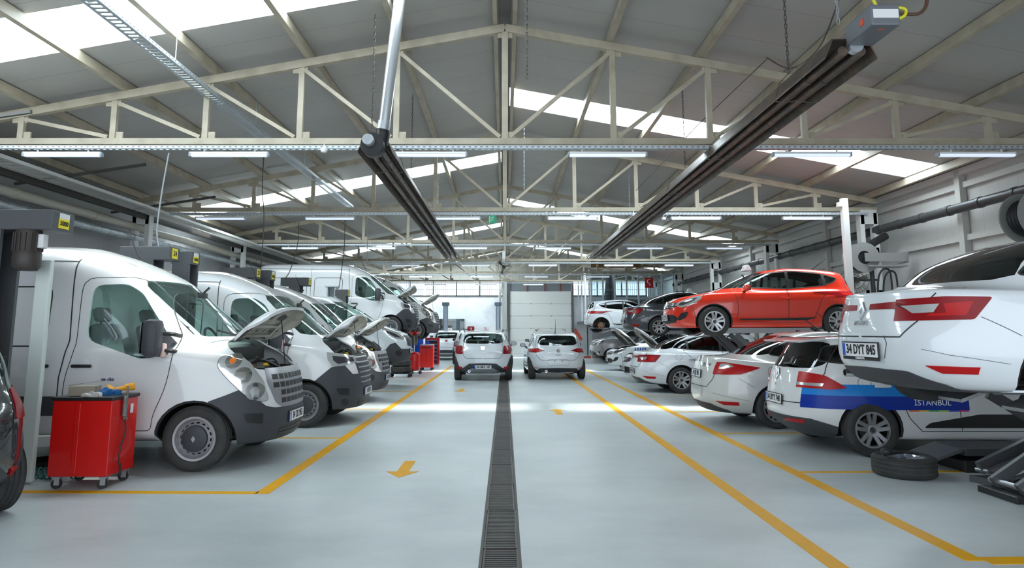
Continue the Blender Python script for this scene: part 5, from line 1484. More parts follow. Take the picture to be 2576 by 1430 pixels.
for i, y in enumerate((9.5, 12.7, 15.9)):
    b = bmesh.new(); add_bar(b, (-9.3,y,4.26), (-6.9,y+.1,4.66), .05, .05); tag(link_mesh('brace', b, mat('dark_beam', (.05,.045,.04), .6), None, 0), ['nearest','middle','far'][i]+' dark brace bar under the left eave roof', 'brace')
# right wall services
pipe([(9.25,Y0,3.97),(9.25,16.5,3.97)], .10, mat('dark_grey_pipe', (.055,.055,.055), .45, .3), 'dark grey extraction pipe high on the right wall, near section', .9)
pipe([(9.25,17.1,3.97),(9.25,37,3.97)], .10, mat('dark_grey_pipe', (.055,.055,.055), .45, .3), 'dark grey extraction pipe high on the right wall, far section behind the column', .9)
p = at(2122,500,Y=15.2)
b = bmesh.new(); add_box(b, (p.x, 15.2, p.z/2), (.13,.13,p.z)); add_box(b, (p.x-.05, 15.2, p.z-.14), (.2,.1,.1)); tag(link_mesh('pole', b, STEELW2, None, 0), 'tall white square pole standing left of the hose reel', 'pole')
def reel(c, r, lab, w=.34):
    T = thing('hose_reel', lab, 'hose reel', c)
    b = bmesh.new()
    for s in (-1,1): add_lathe(b, [(r*.45, s*w/2),(r, s*w/2),(r+.01, s*(w/2+.015)),(r*.45, s*(w/2+.015))], 40, 'y')
    bmesh.ops.recalc_face_normals(b, faces=b.faces)
    link_mesh('reel_flange', b, mat('reel_grey', (.26,.26,.25), .5, .3), T, 40)
    b = bmesh.new()
    for k in range(5): add_lathe(b, [(r*.62+.05*math.cos(a*PI/6), -w/2+.04+k*(w-.06)/4+.036*math.sin(a*PI/6)) for a in range(13)], 32, 'y')
    link_mesh('wound_hose', b, BLACK, T, 40)
    b = bmesh.new(); add_cyl(b, (0,0,0), r*.5, w*.9, 24, 'y', 0); link_mesh('drum', b, BLACK, T, 40)
    b = bmesh.new(); add_bar(b, (-.02,-w/2-.06,0), (.95,-w/2-.06,0), .03, .2); add_bar(b, (.95,-w/2-.06,0), (.95,.1,0), .08, .25); add_box(b, (.5,-.1,-.2), (.9,.3,.04)); link_mesh('arm', b, mat('reel_grey', (.26,.26,.25), .5, .3), T, 0)
    b = bmesh.new(); add_tube(b, [(.18,.1,r*.6),(.5,.3,r*1.2),(.85,.4,r*1.7)], .09, 12); link_mesh('duct', b, BLACK, T, 40)
    return T
p = at(2165,650,Y=15.9); reel(p, .34, 'large dark exhaust hose reel above the red car tail, beside the white pole')
b = bmesh.new(); q = at(2192,672,Y=15.8); add_tube(b, [(q.x,q.y,q.z),(q.x+.02,q.y,q.z-1.6)], .05, 12); tag(link_mesh('hanging_hose', b, BLACK, None, 40), 'thick black hose hanging down from the reel behind the white sedan', 'hose')
p = at(2600,545,Y=9.6); reel(p, .36, 'black hose reel cut off by the right edge of the photo')
for k, (dx, dy) in enumerate(((0,0),(14,6))):
    pts = [at(2208+dx,760,Y=16.3), at(2210+dx,700+dy,Y=16.3), at(2222+dx,678+dy,Y=16.3), at(2238+dx,682+dy,Y=16.3), at(2244+dx,720,Y=16.3), at(2247+dx,760,Y=16.3)]
    b = bmesh.new(); add_tube(b, catmull(pts), .022, 8); tag(link_mesh('black_hose', b, BLACK, None, 40), ['left','right'][k]+' looped black hose on the white column under the reel', 'hose')
p = at(2262,705,Y=16.9); b = box((p.x,p.y,p.z), (.2,.1,.26), .01); tag(link_mesh('junction_box', b, GREYP, None, 0), 'small dark box beside the looped hoses on the right wall', 'box')
def cage_fan(c, r, lab, rz_=0):
    T = thing('cage_fan', lab, 'fan', c, rz_)
    b = bmesh.new()
    for k in range(30):
        a = 2*PI*k/30; add_tube(b, [(.05*math.cos(a),-.09,.05*math.sin(a)),(r*.7*math.cos(a),-.085,r*.7*math.sin(a)),(r*math.cos(a),0,r*math.sin(a)),(r*.6*math.cos(a),.08,r*.6*math.sin(a))], .0035, 4)
    for rr, yy in ((r,0),(r*.7,-.085),(r*.4,-.09),(.06,-.09)):
        add_tube(b, [(rr*math.cos(2*PI*k/28),yy,rr*math.sin(2*PI*k/28)) for k in range(29)], .006, 5, caps=False)
    link_mesh('cage', b, DCH, T, 40)
    for k in range(3):
        b = bmesh.new(); n = 6; a0 = 2*PI*k/3
        for i in range(n):
            t0, t1 = .2+i*.75/n, .2+(i+1)*.75/n
            f = []
            for t, sgn in ((t0,0),(t1,0),(t1,1),(t0,1)):
                a = a0+(.55*sgn)*(1-.2*t); f.append(b.verts.new((r*t*math.cos(a), -.03+.05*sgn, r*t*math.sin(a))))
            b.faces.new(f)
        bmesh.ops.solidify(b, geom=b.faces[:], thickness=.004)
        link_mesh('blade', b, mat('fan_blade', (.25,.24,.22), .4, .4), T, 0)
    b = bmesh.new(); add_cyl(b, (0,.06,0), .08, .2, 20, 'y'); link_mesh('motor', b, BLACK, T, 40)
    return T
p = at(1267,672,Y=28.9); T = cage_fan(p, .33, 'dark wire cage fan hanging in the middle of the hall under a truss')
b = bmesh.new(); add_box(b, (0,.1,.45), (.12,.08,.5)); link_mesh('bracket', b, WHITEP, T, 0)
b = bmesh.new(); add_tube(b, [(p.x-.15,p.y,p.z-.3),(p.x-.18,p.y,p.z-2.6)], .012, 6); tag(link_mesh('cord', b, BLACK, None, 0), 'thin black cord hanging below the cage fan', 'cord')
p = at(2150,705,Y=16.6); T = cage_fan(p, .32, 'wire cage fan on the right wall, partly behind the red car tail', R(-35))
b = bmesh.new(); add_bar(b, (0,.1,0), (.5,.25,.0), .04, .05); link_mesh('bracket', b, BLACK, T, 0)
# exit sign
p = at(1239,551,Y=16.9); T = thing('exit_sign', 'small green emergency exit sign hanging from the second truss', 'sign', p, R(-28))
b = box((0,0,0), (.22,.02,.22), .004); link_mesh('sign_panel', b, mat('exit_green', (.02,.30,.15), .4, emit=(.05,.6,.3), estr=.25), T, 0)
b = bmesh.new(); add_cyl(b, (.02,-.012,.07), .014, .004, 12, 'y'); add_bar(b, (.02,-.012,.05), (-.01,-.012,-.01), .022, .004, up=Vector((0,1,0)))
for (a, c) in (((-.01,-.01),(.04,-.05)),((-.01,-.01),(-.04,-.06)),((.01,.04),(-.04,.02)),((.01,.04),(.06,.0))): add_bar(b, (a[0],-.012,a[1]), (c[0],-.012,c[1]), .014, .004, up=Vector((0,1,0)))
add_box(b, (-.075,-.011,-.01), (.03,.003,.16)); link_mesh('pictogram', b, LETTERW, T, 0)
b = bmesh.new(); add_tube(b, [(0,0,.11),(0,0,.22)], .006, 6); link_mesh('hanger', b, GALV, T, 0)
# small spotlight camera under second truss
p = at(1677,552,Y=16.9); b = bmesh.new(); add_tube(b, [(0,0,.12),(0,0,.02)], .018, 8); add_cyl(b, (0,-.03,-.02), .035, .1, 14, 'y'); o = link_mesh('security_camera', b, mat('lamp_grey', (.3,.33,.36), .5), None, 40); o.location = p; tag(o, 'tiny grey camera hanging under the second truss near the right heater', 'camera')
# hanging power cords on the left
cords = [((425,385),(408,480),(395,580),(402,632),10.4,'pale grey cord swaying down from the nearest truss to the lift box'),
         ((664,392),(660,470),(664,560),(655,690),13.8,'dark cord dropping from the second lamp to the second pair of lift boxes'),
         ((752,560),(748,620),(730,680),(718,700),16.6,'thin cord curving down to the third lift box'),
         ((868,545),(866,620),(858,690),(852,728),18.2,'thin dark cord above the fourth lift box'),
         ((925,545),(924,590),(924,640),(925,668),20.5,'short cord ending over the raised van roof')]
for (a, b1, c, d, Y, lab) in cords:
    pts = [at(*a, Y=Y), at(*b1, Y=Y), at(*c, Y=Y-.1), at(*d, Y=Y-.2)]; b = bmesh.new(); add_tube(b, catmull(pts), .011, 6)
    tag(link_mesh('power_cord', b, mat('pale_cord', (.25,.27,.28), .5) if 'pale' in lab else DCH, None, 40), lab, 'cord')
# thin wires on the right slope
b = bmesh.new(); add_tube(b, catmull([at(2110,0,Y=7.5), at(2060,120,Y=8.5), at(1990,172,Y=9.5), at(1928,145,Y=9.5)]), .010, 6)
tag(link_mesh('wire', b, DCH, None, 0), 'dark wire sagging in an arc from the roof to the heater chain', 'wire')
b = bmesh.new(); add_tube(b, [at(1928,150,Y=9.5), at(1750,320,Y=12), at(1600,480,Y=16.5)], .008, 5)
tag(link_mesh('wire', b, DCH, None, 0), 'thin straight wire slanting down left from the heater chain', 'wire')

# ---- lifts on the left
def post_lift(c, h, blabel, label, m=GREYP, bw=.75, bd=.32, motor=False, number=None, big=None, mx=.20):
    T = thing('lift_post', label, 'car lift', (c[0],c[1],0))
    b = bmesh.new()
    for s in (-1,1): add_box(b, (0, s*.14, h/2), (.26,.04,h))
    add_box(b, (-.12,0,h/2), (.03,.28,h)); add_box(b, (0,0,.02), (.5,.42,.04)); link_mesh('column', b, m, T, 0)
    b = bmesh.new(); add_box(b, (.05,0,h*.36), (.18,.2,.7), None, 0, .01); link_mesh('carriage', b, BLACK, T, 0)
    b = bmesh.new(); add_box(b, (.0,0,h+.09), (bw,bd,.2), None, 0, .01); link_mesh('top_cover', b, m, T, 0)
    if motor:
        b = bmesh.new(); add_lathe(b, [(.001,0),(.11,0),(.12,-.03),(.12,-.22),(.125,-.23),(.125,-.36),(.10,-.40),(.001,-.40)], 24, 'z', 0, (mx,-.10,h-.01))
        for k in range(16): a = 2*PI*k/16; add_box(b, (mx+.125*math.cos(a), -.10+.125*math.sin(a), h-.13), (.012,.012,.18))
        add_box(b, (mx+.14,-.1,h-.12), (.07,.08,.14), None, 1, .01); link_mesh('motor', b, [mat('motor_brownish', (.05,.04,.035), .5), WHITEP], T, 40)
    if number:
        b = bmesh.new(); add_box(b, (bw/2+.003, .0, h+.095), (.006,.16,.15), None, 0); 
        if big: add_box(b, (bw/2+.004, .0, h+.145), (.006,.16,.055), None, 2)
        Mx = Matrix.Translation((bw/2+.008, 0, h+(.07 if big else .095))) @ Matrix.Rotation(R(90),4,'Z') @ Matrix.Rotation(R(90),4,'X')
        merge(b, text_bm(number, .065 if big else .11, .001, bold=.002), Mx, 1)
        link_mesh('label_plate', b, [mat('label_yellow', (.85,.72,.02), .4), LETTER, WHITEP], T, 0)
    return T
h = 2.5
PL1 = post_lift((-5.12, 6.85), h, '', 'dark grey lift post at the left edge with a motor and yellow 5000 label', motor=True, bw=1.28, bd=.34, mx=.37, number='5000', big=True)
# the pale strip of cable duct on that post
b = box((-4.74,7.02,1.12), (.15,.06,2.2), .01); tag(link_mesh('vertical_duct', b, mat('pale_green_white', (.66,.72,.68), .5), None, 0), 'pale vertical duct strip beside the dark lift post at the left edge', 'duct')
def place_post(px, py, Y, lab, **k):
    p = at(px, py, Y=Y); return post_lift((p.x, Y), p.z-.09, '', lab, **k)
place_post(378, 640, 9.95, 'dark lift box with yellow 24 plate behind the nearest van roof', bw=.72, number='24')
place_post(468, 651, 10.45, 'smaller dark lift box with 5000 plate right of the 24 box', bw=.30, bd=.3, number='5000', big=True)
place_post(606, 688, 13.2, 'dark lift box over the second van roof, left of its small neighbour', bw=.68, number='23')
place_post(668, 694, 13.75, 'small dark lift box touching the right of the box over the second van', bw=.30, bd=.3, number='5000', big=True)
place_post(745, 710, 16.6, 'dark lift box behind the third van roof', bw=.66, number='22')
PT = place_post(862, 738, 20.2, 'small dark lift box over the low panel van', bw=.38, number='21')
for i, (px, Y) in enumerate(((836,22.5),)):
    p = at(px, 722, Y=Y); b = bmesh.new()
    for s in (-1,1): add_box(b, (p.x+s*.13,Y,p.z/2), (.04,.28,p.z))
    add_box(b, (p.x,Y+.12,p.z/2), (.26,.03,p.z)); add_box(b, (p.x,Y,p.z), (.42,.34,.04)); tag(link_mesh('lift_post', b, mat('lift_pale_grey', (.38,.42,.43), .5), None, 0), 'pale open lift post beside the raised long van', 'car lift')
for px, lab in ((1120,'left blue-grey lift post standing before the far wall'),(1253,'right blue-grey lift post next to the white duct at the far wall')):
    p = at(px, 895, z=0); p.y = min(p.y, 40.5); p = Vector(((px-1270)/1742*40.5, 40.5, 0))
    T = post_lift((p.x, p.y), 2.95, '', lab, m=BLUEG, bw=.42, bd=.35)
    b = box((.02,-.18,1.9), (.22,.03,2.0)); link_mesh('pale_panel', b, mat('pale_blue_grey', (.40,.46,.55), .5), T, 0)
    b = box((0,-.1,.12), (1.0,.5,.12), .02); link_mesh('foot', b, GREYP, T, 0)

# swing arms reaching under the raised vans
def swing(T, p, q, z):
    b = bmesh.new(); add_bar(b, (p[0],p[1],z-.07), (q[0],q[1],z-.07), .14, .10); add_cyl(b, (q[0],q[1],z-.02), .07, .06, 16); o = link_mesh('swing_arm', b, GREYP, T, 40)
swing(PT, (0,-.1), (1.2,-.9), .70); swing(PT, (0,-.1), (-1.0,-.9), .70)
# office, flag and mirror at the far end
OY = 38.0
b = bmesh.new(); ox0, ox1 = at(1487,720,Y=OY).x, 9.4
for i in range(8):
    x = ox0+(ox1-ox0)*i/7; add_box(b, (x,OY,3.4), (.09,.09,2.7))
for z in (2.1,4.75): add_box(b, ((ox0+ox1)/2,OY,z), (ox1-ox0,.1,.1))
for k in range(4): add_box(b, (ox0,OY+1.9*k+.9,3.5), (.08,.08,2.9))
O = thing('glass_office', 'glass fronted mezzanine office with white frames at the far right', 'office', (0,0,0))
link_mesh('frame', b, mat('office_white', (.55,.58,.62), .5), O, 0)
b = bmesh.new(); add_box(b, ((ox0+ox1)/2,OY,3.42), (ox1-ox0,.012,2.6)); link_mesh('pane', b, glassmat('office_glass', (.72,.80,.84)), O, 0)
b = bmesh.new(); add_box(b, ((ox0+ox1)/2,OY+3.9,2.0), (ox1-ox0,7.8,.16)); link_mesh('office_floor', b, GREYP, O, 0)
b = bmesh.new(); add_box(b, ((ox0+ox1)/2,OY+.1,1.0), (ox1-ox0,.12,2.0)); link_mesh('lower_wall', b, mat('office_grey_wall', (.30,.31,.33), .6), O, 0)
b = bmesh.new(); add_prism(b, [(ox0,4.97),(8.7,4.97),(8.7,5.0),(ox0+.1,5.62),(ox0,5.62)], OY-.09, OY+.01, 'y'); tag(link_mesh('wooden_fascia', b, mat('brown_wood', (.22,.11,.035), .5, noise=(3,(.14,.07,.02),.6)), None, 0), 'brown wooden board above the glass office', 'board')
p = at(1633,712,Y=OY-.1)
T = thing('flag', 'red Turkish flag with white crescent and star on the office glass', 'flag', p)
b = box((0,0,0), (.46,.012,.56)); link_mesh('cloth', b, mat('flag_red', (.62,.01,.02), .6), T, 0)
b = bmesh.new(); cr = circle(0,0,.13,24,.25*PI,1.75*PI); ci = [(u*.8+.035, v*.8) for u, v in circle(0,0,.13,24,.22*PI,1.78*PI)]
for i in range(len(cr)-1): add_prism(b, [(cr[i][0],cr[i][1]+.08),(cr[i+1][0],cr[i+1][1]+.08),(ci[i+1][0],ci[i+1][1]+.08),(ci[i][0],ci[i][1]+.08)], -.02, -.006, 'y')
st = []
for k in range(10): rr_ = .06 if k % 2 == 0 else .024; a = PI/2+k*PI/5; st.append((rr_*math.cos(a)+.03, rr_*math.sin(a)-.12))
add_prism(b, st, -.02, -.006, 'y'); link_mesh('crescent_and_star', b, LETTERW, T, 0)
# dark draped figure-like cover and plants are dark objects in the office: keep the hanging cover
p = at(1535,740,Y=OY+1.5)
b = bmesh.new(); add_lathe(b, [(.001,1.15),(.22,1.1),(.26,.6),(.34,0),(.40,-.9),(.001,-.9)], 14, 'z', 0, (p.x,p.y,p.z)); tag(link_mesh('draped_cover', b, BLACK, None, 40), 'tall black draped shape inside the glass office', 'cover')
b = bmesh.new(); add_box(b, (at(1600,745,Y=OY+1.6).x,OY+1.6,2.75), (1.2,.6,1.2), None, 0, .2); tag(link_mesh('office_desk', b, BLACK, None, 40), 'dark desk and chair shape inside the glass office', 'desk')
a_, c_ = at(1105,803,Y=Y1-.06), at(1168,850,Y=Y1-.06)
b = box(((a_.x+c_.x)/2, Y1-.04, (a_.z+c_.z)/2), (abs(c_.x-a_.x),.04,abs(a_.z-c_.z))); tag(link_mesh('wall_mirror', b, mat('mirror_glass', (.5,.52,.52), .04, 1), None, 0), 'rectangular mirror on the far white wall behind the lift post', 'mirror')
# street beyond the windows
b = bmesh.new(); add_box(b, (-6,66,3.4), (26,6,6.8)); tag(link_mesh('pale_building', b, mat('pale_facade', (.75,.74,.70), .7), None, 0), 'pale building seen through the far window bars', 'building')
b = bmesh.new(); add_prism(b, [(-8.6,0),(-6.9,0),(-6.9,5.2),(-7.75,6.3),(-8.6,5.2)], 58, 60, 'y'); tag(link_mesh('house_gable', b, mat('pale_gable', (.6,.6,.66), .7), None, 0), 'small grey gable outside the window above the raised van hoods', 'building')
b = box((0,70,-.3), (160,48-.2,.2)); b2 = bmesh.new(); add_box(b2, (0,90,-.32), (200,87,.2)); b.free(); struct(link_mesh('ground', b2, mat('street_grey', (.35,.34,.33), .8), None, 0))

# ---- light
w = bpy.data.worlds.new('sky'); w.use_nodes = True; bg = w.node_tree.nodes['Background']
bg.inputs[0].default_value = (.80,.90,1,1); bg.inputs[1].default_value = 2.4; bpy.context.scene.world = w
s = bpy.data.lights.new('sun', 'SUN'); s.energy = 26; s.angle = R(7); s.color = (1,.97,.90)
so = bpy.data.objects.new('sun', s); C.objects.link(so)
d = Vector((-.62,-.13,-1)); so.rotation_euler = d.to_track_quat('-Z','Y').to_euler()
sc = bpy.context.scene; sc.view_settings.view_transform = 'Standard'; sc.view_settings.look = 'None'; sc.view_settings.exposure = .25; sc.view_settings.gamma = 1
# ---------------------------------------------------------------- the vehicles
def label(o, l, g=None, cat='car'):
    o['label'] = l; o['category'] = cat
    if g: o['group'] = g
VG = 'white panel vans on the left'
def hood_stay(root, p, q, m=BLACK):
    b = bmesh.new(); add_tube(b, [p, q], .006, 6); link_mesh('hood_stay', b, m, root, 0)
# nearest van
van1, _ = build_vehicle(dict(van_spec('old', hood=66), plates=[dict(t='34 ZK 955', z=.50, front=True)],
     texts=[dict(t='se eks', ax='y', u=-.93, z=.98, s=-1, size=.055, mat=mat('dark_blue_text', (.02,.02,.12), .5), bold=.001)]), 'panel_van',
     'nearest white panel van with raised hood and silver grille, behind the red trolley', 'van', VG)
engine_parts(van1, .16, .56, .50, .90, 1.10)
hood_stay(van1, (.56,.30,.98), (.46,.36,1.62)); roof_antenna(van1, -1.05, 2.36, -.38, .34, 65)
b = bmesh.new()
for y0 in (-.1,.45):
    add_tube(b, [(.22,y0,1.40),(.20,y0-.25,1.44),(.10,y0-.62,1.50)], .012, 6); 
link_mesh('wiper', b, BLACK, van1, 40)
van1.location = (-3.34, 8.52, 0)
van2, _ = build_vehicle(dict(van_spec('new', hood=66), plates=[dict(t='34 EU 07', z=.50, front=True)]), 'panel_van',
     'second white panel van with angular lamps and dark slatted grille, hood raised', 'van', VG)
engine_parts(van2, .16, .56, .50, .92, 1.12)
hood_stay(van2, (.56,.30,.98), (.46,.36,1.62)); roof_antenna(van2, -1.05, 2.36, -.38, .34, 65)
van2.location = (-3.13, 11.85, 0)
def clone(src, lab, loc, rz=0, cat=None, grp=None):
    o = copy_tree(src); o.location = loc; o.rotation_euler = (0,0,rz); o['label'] = lab
    if cat: o['category'] = cat
    if grp: o['group'] = grp
    return o
clone(van1, 'third white panel van in the row, hood raised, oval lamps, behind the angular-lamp van', (-3.36, 15.2, 0))
clone(van2, 'long white van raised high on a lift, hood open, above the red oil drainer', (-3.82, 24.0, 1.28))
clone(van1, 'farther raised white van with oval lamps, hood open, nose nearest to the far wall', (-3.42, 27.4, 1.15))
tr, _ = build_vehicle(dict(car_spec('trafic', WHITE2, G_VAN, wheel='steel', lights='van'), plates=[dict(t='34 VP 41', z=.52, front=True)]), 'panel_van',
     'low roofed white van with closed hood, slightly raised beside the stack of tyres', 'van')
tr.location = (-3.45, 18.6, .45)
# cars of the aisle
st, _ = build_vehicle(car_spec('stepway', WHITE2, G_MID, lights='stepway', plates=[dict(t='34 BRS 187', z=.42, front=False)]), 'crossover_car',
     'white crossover parked in the aisle over the drain, rear plate 34 BRS 187', 'car', 'cars parked in the aisle')
for s in (1,-1):
    b = bmesh.new(); add_tube(b, catmull([(-.9,s*.60,1.47),(-1.0,s*.60,1.53),(-2.3,s*.60,1.53),(-2.5,s*.60,1.46)]), .018, 8); link_mesh('roof_rail', b, GREYP, st, 40)
b = bmesh.new(); add_lathe(b, [(.03,-.12),(.042,-.12),(.042,.1),(.03,.1)], 20, 'x', 0, (-3.17,.40,.30)); bmesh.ops.recalc_face_normals(b, faces=b.faces); link_mesh('tailpipe', b, CHROME, st, 40)
b = bmesh.new(); add_tube(b, [(-3.06,.02,1.10),(-3.06,-.28,1.12)], .012, 6); link_mesh('rear_wiper', b, BLACK, st, 40)
b = bmesh.new(); add_prism(b, [(-.07,.05),(.07,.05),(.045,-.05),(-.045,-.05)], -3.27, -3.245, 'x'); o = link_mesh('badge', b, CHROME, st, 0); o.location = (0,0,.98)
place(st, 0, 0, 0, PI/2); st.location = (-.66, 21.35+2.583, 0)
cl, _ = build_vehicle(car_spec('clio', WHITE2, G_DARK, lights='clio', emblem=[(.88,False,1.2)], texts=[dict(t='CLIO', z=.76, size=.07)]), 'hatchback',
     'white hatchback in the aisle right of the drain, empty number plate recess, aerial up', 'car', 'cars parked in the aisle')
roof_antenna(cl, -2.35, 1.43, 0, .42, 78)
b = bmesh.new(); add_lathe(b, [(.03,-.12),(.042,-.12),(.042,.1),(.03,.1)], 20, 'x', 0, (-3.16,.38,.27)); bmesh.ops.recalc_face_normals(b, faces=b.faces); link_mesh('tailpipe', b, CHROME, cl, 40)
cl.rotation_euler = (0,0,PI/2+R(1.5)); cl.location = (1.55, 21.8+2.583, 0)
# number signs on taxis
def sign(loc, rz, txt, lab, red=False):
    b = taxi_wedge(None, 0, 0, txt); o = link_mesh('roof_number_sign', b, [REDL if red else WHITEP, LETTERW if red else mat('red_text', (.6,.02,.02), .4)], None, 40)
    o.location = loc; o.rotation_euler = (0,0,rz); o.scale = (.82,.8,.8); return tag(o, lab, 'sign')
t1 = clone(st, 'white car mostly hidden behind the crossover on its left', (-1.45, 31.2+2.5, 0), PI/2)
t2 = clone(st, 'white car hidden behind the aerial hatchback, facing away', (1.95, 29.0+2.5, 0), PI/2)
for t in (t1, t2):
    for c in children(t):
        if c.name.startswith('license_plate'): bpy.data.objects.remove(c)
sign((-1.10, 22.35, 1.50), PI/2, '13', 'red number 13 sign standing on the crossover roof', True)
sign((-.62, 22.0, 1.50), PI/2, '72', 'white sign with red 72 standing on the crossover roof')
sign((1.55, 32.0, 1.50), PI/2, '20', 'white number sign on the roof of the car behind the hatchback')
sign((-2.95, 37.0, 1.50), PI/2, '42', 'white number sign on the roof of the half hidden car at left')
# right side, rears towards the aisle
es, B = build_vehicle(car_spec('estate', WHITE, G_DARK, lights='estate', plates=[dict(t='34 BYY 748', z=.62, front=False, sub='RENT')][:1] and [dict(t='34 BYY 748', z=.62, front=False)], emblem=[(.93,False,1.2)], texts=[dict(t='CLIO', z=.80, size=.06)]), 'estate_car',
     'white estate car with light and dark blue side stripes reading ISTANBUL', 'car')
def stripe(B, root, poly, m, nm='side_stripe', off=.0035, both=True, pred=None):
    c = B.pris.copy(); out, nl = cut(c, poly, 'y', pred or (lambda c: c.y > .3)); c.free(); offset_patch(out, nl, off, False, B)
    q = mirrored(out)
    link_mesh(nm, out, m, root, 40); link_mesh(nm, q, m, root, 40)
LB = mat('light_blue_vinyl', (.005,.22,.66), .4, 0, .1, spec=.3); DB = mat('dark_blue_vinyl', (.0,.03,.33), .4, 0, .1, spec=.3)
pr = lambda c: c.y > .52
stripe(B, es, [(-3.6,.71),(-3.6,.845),(-1.42,.845),(-1.42,.71)], LB, pred=pr)
stripe(B, es, [(-3.6,.55),(-3.6,.71),(-1.42,.71),(-1.42,.55)], DB, pred=pr)
for i, c in enumerate(((.8,.15,.02),(.8,.5,.02),(.05,.4,.1),(.3,.6,.05),(.02,.05,.5),(.6,.02,.2))):
    stripe(B, es, [(-2.15+i*.12,.532),(-2.15+i*.12,.55),(-2.03+i*.12,.55),(-2.03+i*.12,.532)], mat('stripe_colour_%d' % i, c, .4), 'colour_stripe')
p, n = B.ray('y', -1.86, .635)
for s in (-1,):
    P = Vector((p.x, s*p.y, p.z)); Nn = Vector((n.x, s*n.y, n.z))
    link_mesh('lettering', text_bm('İSTANBUL', .095, .001, bold=.0005), LETTERW, es, 0, face_matrix(P+Nn*.006, Nn))
b = bmesh.new(); add_tube(b, [(-3.27,.0,1.06),(-3.30,-.36,1.09)], .014, 6); link_mesh('rear_wiper', b, BLACK, es, 40)
b = bmesh.new(); add_prism(b, roundpoly([(-3.32,1.37),(-2.95,1.415),(-2.95,1.38),(-3.30,1.345)], .01), -.56, .56, 'y'); link_mesh('roof_spoiler', b, WHITE, es, 40)
b = bmesh.new(); add_box(b, (-3.318,0,1.358), (.012,.22,.016)); link_mesh('high_brake_light', b, REDL2, es, 0)
roof_antenna(es, -2.45, 1.435, 0, .45, 40)
es.location = (4.42+2.589, 9.30, 0)
fu, _ = build_vehicle(car_spec('fluence', CREAMW, G_DARK, lights='fluence', plates=[dict(t='34 EJE 901', z=.80, front=False)], emblem=[(1.04,False,.9)]), 'sedan',
     'cream white sedan with plate 34 EJE 901, just left of the striped estate', 'car')
roof_antenna(fu, -1.6, 1.475, 0, .42, 40); 
fu.location = (4.20+2.70, 11.65, 0)
mg, _ = build_vehicle(car_spec('megane', WHITE2, G_DARK, lights='megane', plates=[dict(t='34 DYT 845', z=.50, front=False, sub='KARAKAYA')], emblem=[(.82,False,1.25)], texts=[dict(t='MEGANE', z=.72, size=.052)], nowheel=(3,)), 'sedan',
     'white sedan raised at the right edge, rear wheel removed, plate 34 DYT 845', 'car')
b = bmesh.new(); add_lathe(b, [(.024,-.06),(.034,-.06),(.034,.06),(.024,.06)], 20, 'x', 0, (-3.60,.43,.285)); bmesh.ops.recalc_face_normals(b, faces=b.faces); link_mesh('tailpipe', b, CHROME, mg, 40)
mg.location = (3.05+.97+2.71, 5.95, .84); mg.rotation_euler = (0,0,R(2))
m1, _ = build_vehicle(car_spec('megane', WHITE2, G_DARK, lights='megane', plates=[dict(t='34 DYV 61', z=.50, front=False)], emblem=[(.82,False,1.25)]), 'sedan',
     'white sedan on the floor below and left of the raised red car', 'car')
m1.location = (4.25+2.71, 17.6, 0)
m2 = clone(m1, 'dark blue grey sedan raised on a lift behind the red car', (4.98+2.71, 23.1, 1.30))
recolour(m2, WHITE2, NAVY)
sign((6.2, 23.0, 2.76), 0, '', 'small pale roof sign on the dark raised sedan')
oc, _ = build_vehicle(dict(car_spec('clio', ORANGE, G_MID, lights='clio', plates=[dict(t='34 CZT 755', z=.40, front=True)], emblem=[(.67,True,1.3)])), 'hatchback',
     'glossy orange red hatchback raised high on a scissor lift, nose towards the aisle', 'car')
roof_antenna(oc, -2.45, 1.43, 0, .42, 38)
oc.location = (4.36, 15.15, 1.37); oc.rotation_euler = (0,0,PI)
sign((5.35, 15.1, 1.37+1.43), 0, '12', 'white wedge shaped number sign on the roof of the orange red hatchback')
wh, _ = build_vehicle(car_spec('clio', WHITE2, G_DARK, lights='clio', nowheel=(3,)), 'hatchback', 'white hatchback raised far back on the right, rear wheel removed', 'car')
wh.location = (4.2+2.583, 30.8, 1.40)
oh, B = build_vehicle(dict(car_spec('clio', WHITE2, G_DARK, lights='clio', hood=52, plates=[dict(t='34 CAT 20', z=.40, front=True)], emblem=[(.67,True,1.2)])), 'hatchback',
     'white hatchback with open hood, nose to the aisle, beside the white sedan', 'car')
engine_parts(oh, -.2, .5, .52, .62, .82, ft=.13)
oh.location = (4.33, 20.5, 0); oh.rotation_euler = (0,0,PI)
po = clone(oh, 'white and blue striped patrol car with open hood behind the dark raised sedan', (4.75, 26.6, 0), PI)
for (x0, x1) in ((-2.2,-.62),):
    stripe(B, po, [(x0,.62),(x0,.80),(x1,.80),(x1,.62)], mat('police_blue', (.01,.08,.5), .35, 0, .5))
for k in range(5): stripe(B, po, [(-.1-k*.09+.03,.74),(-.1-k*.09,.86),(-.1-k*.09-.045,.86),(-.1-k*.09-.015,.74)], mat('police_blue', (.01,.08,.5), .35, 0, .5), 'blue_chevron')
kg, _ = build_vehicle(dict(car_spec('kango', SILVERP, G_MID, lights='van', plates=[dict(t='34 EZ 118', z=.45, front=True)])), 'compact_van',
     'silver compact van nosing out beyond the patrol car', 'van')
kg.location = (5.05, 33.6, 0); kg.rotation_euler = (0,0,PI)
k2 = clone(kg, 'white compact van nosing out behind the silver one', (5.2, 35.6, 0), PI); recolour(k2, SILVERP, WHITE2)
bk, _ = build_vehicle(car_spec('stepway', BLACKP, G_DARK, lights='stepway'), 'black_car', 'black car at the left edge, only its rear corner with red lamp in view', 'car')
bk.rotation_euler = (0,0,R(155)); bk.location = (-4.62-2.583*.906*1.0-.0, 5.25+2.583*.4226, 0)
for c in children(bk):
    if c.name.startswith('license_plate'): bpy.data.objects.remove(c)
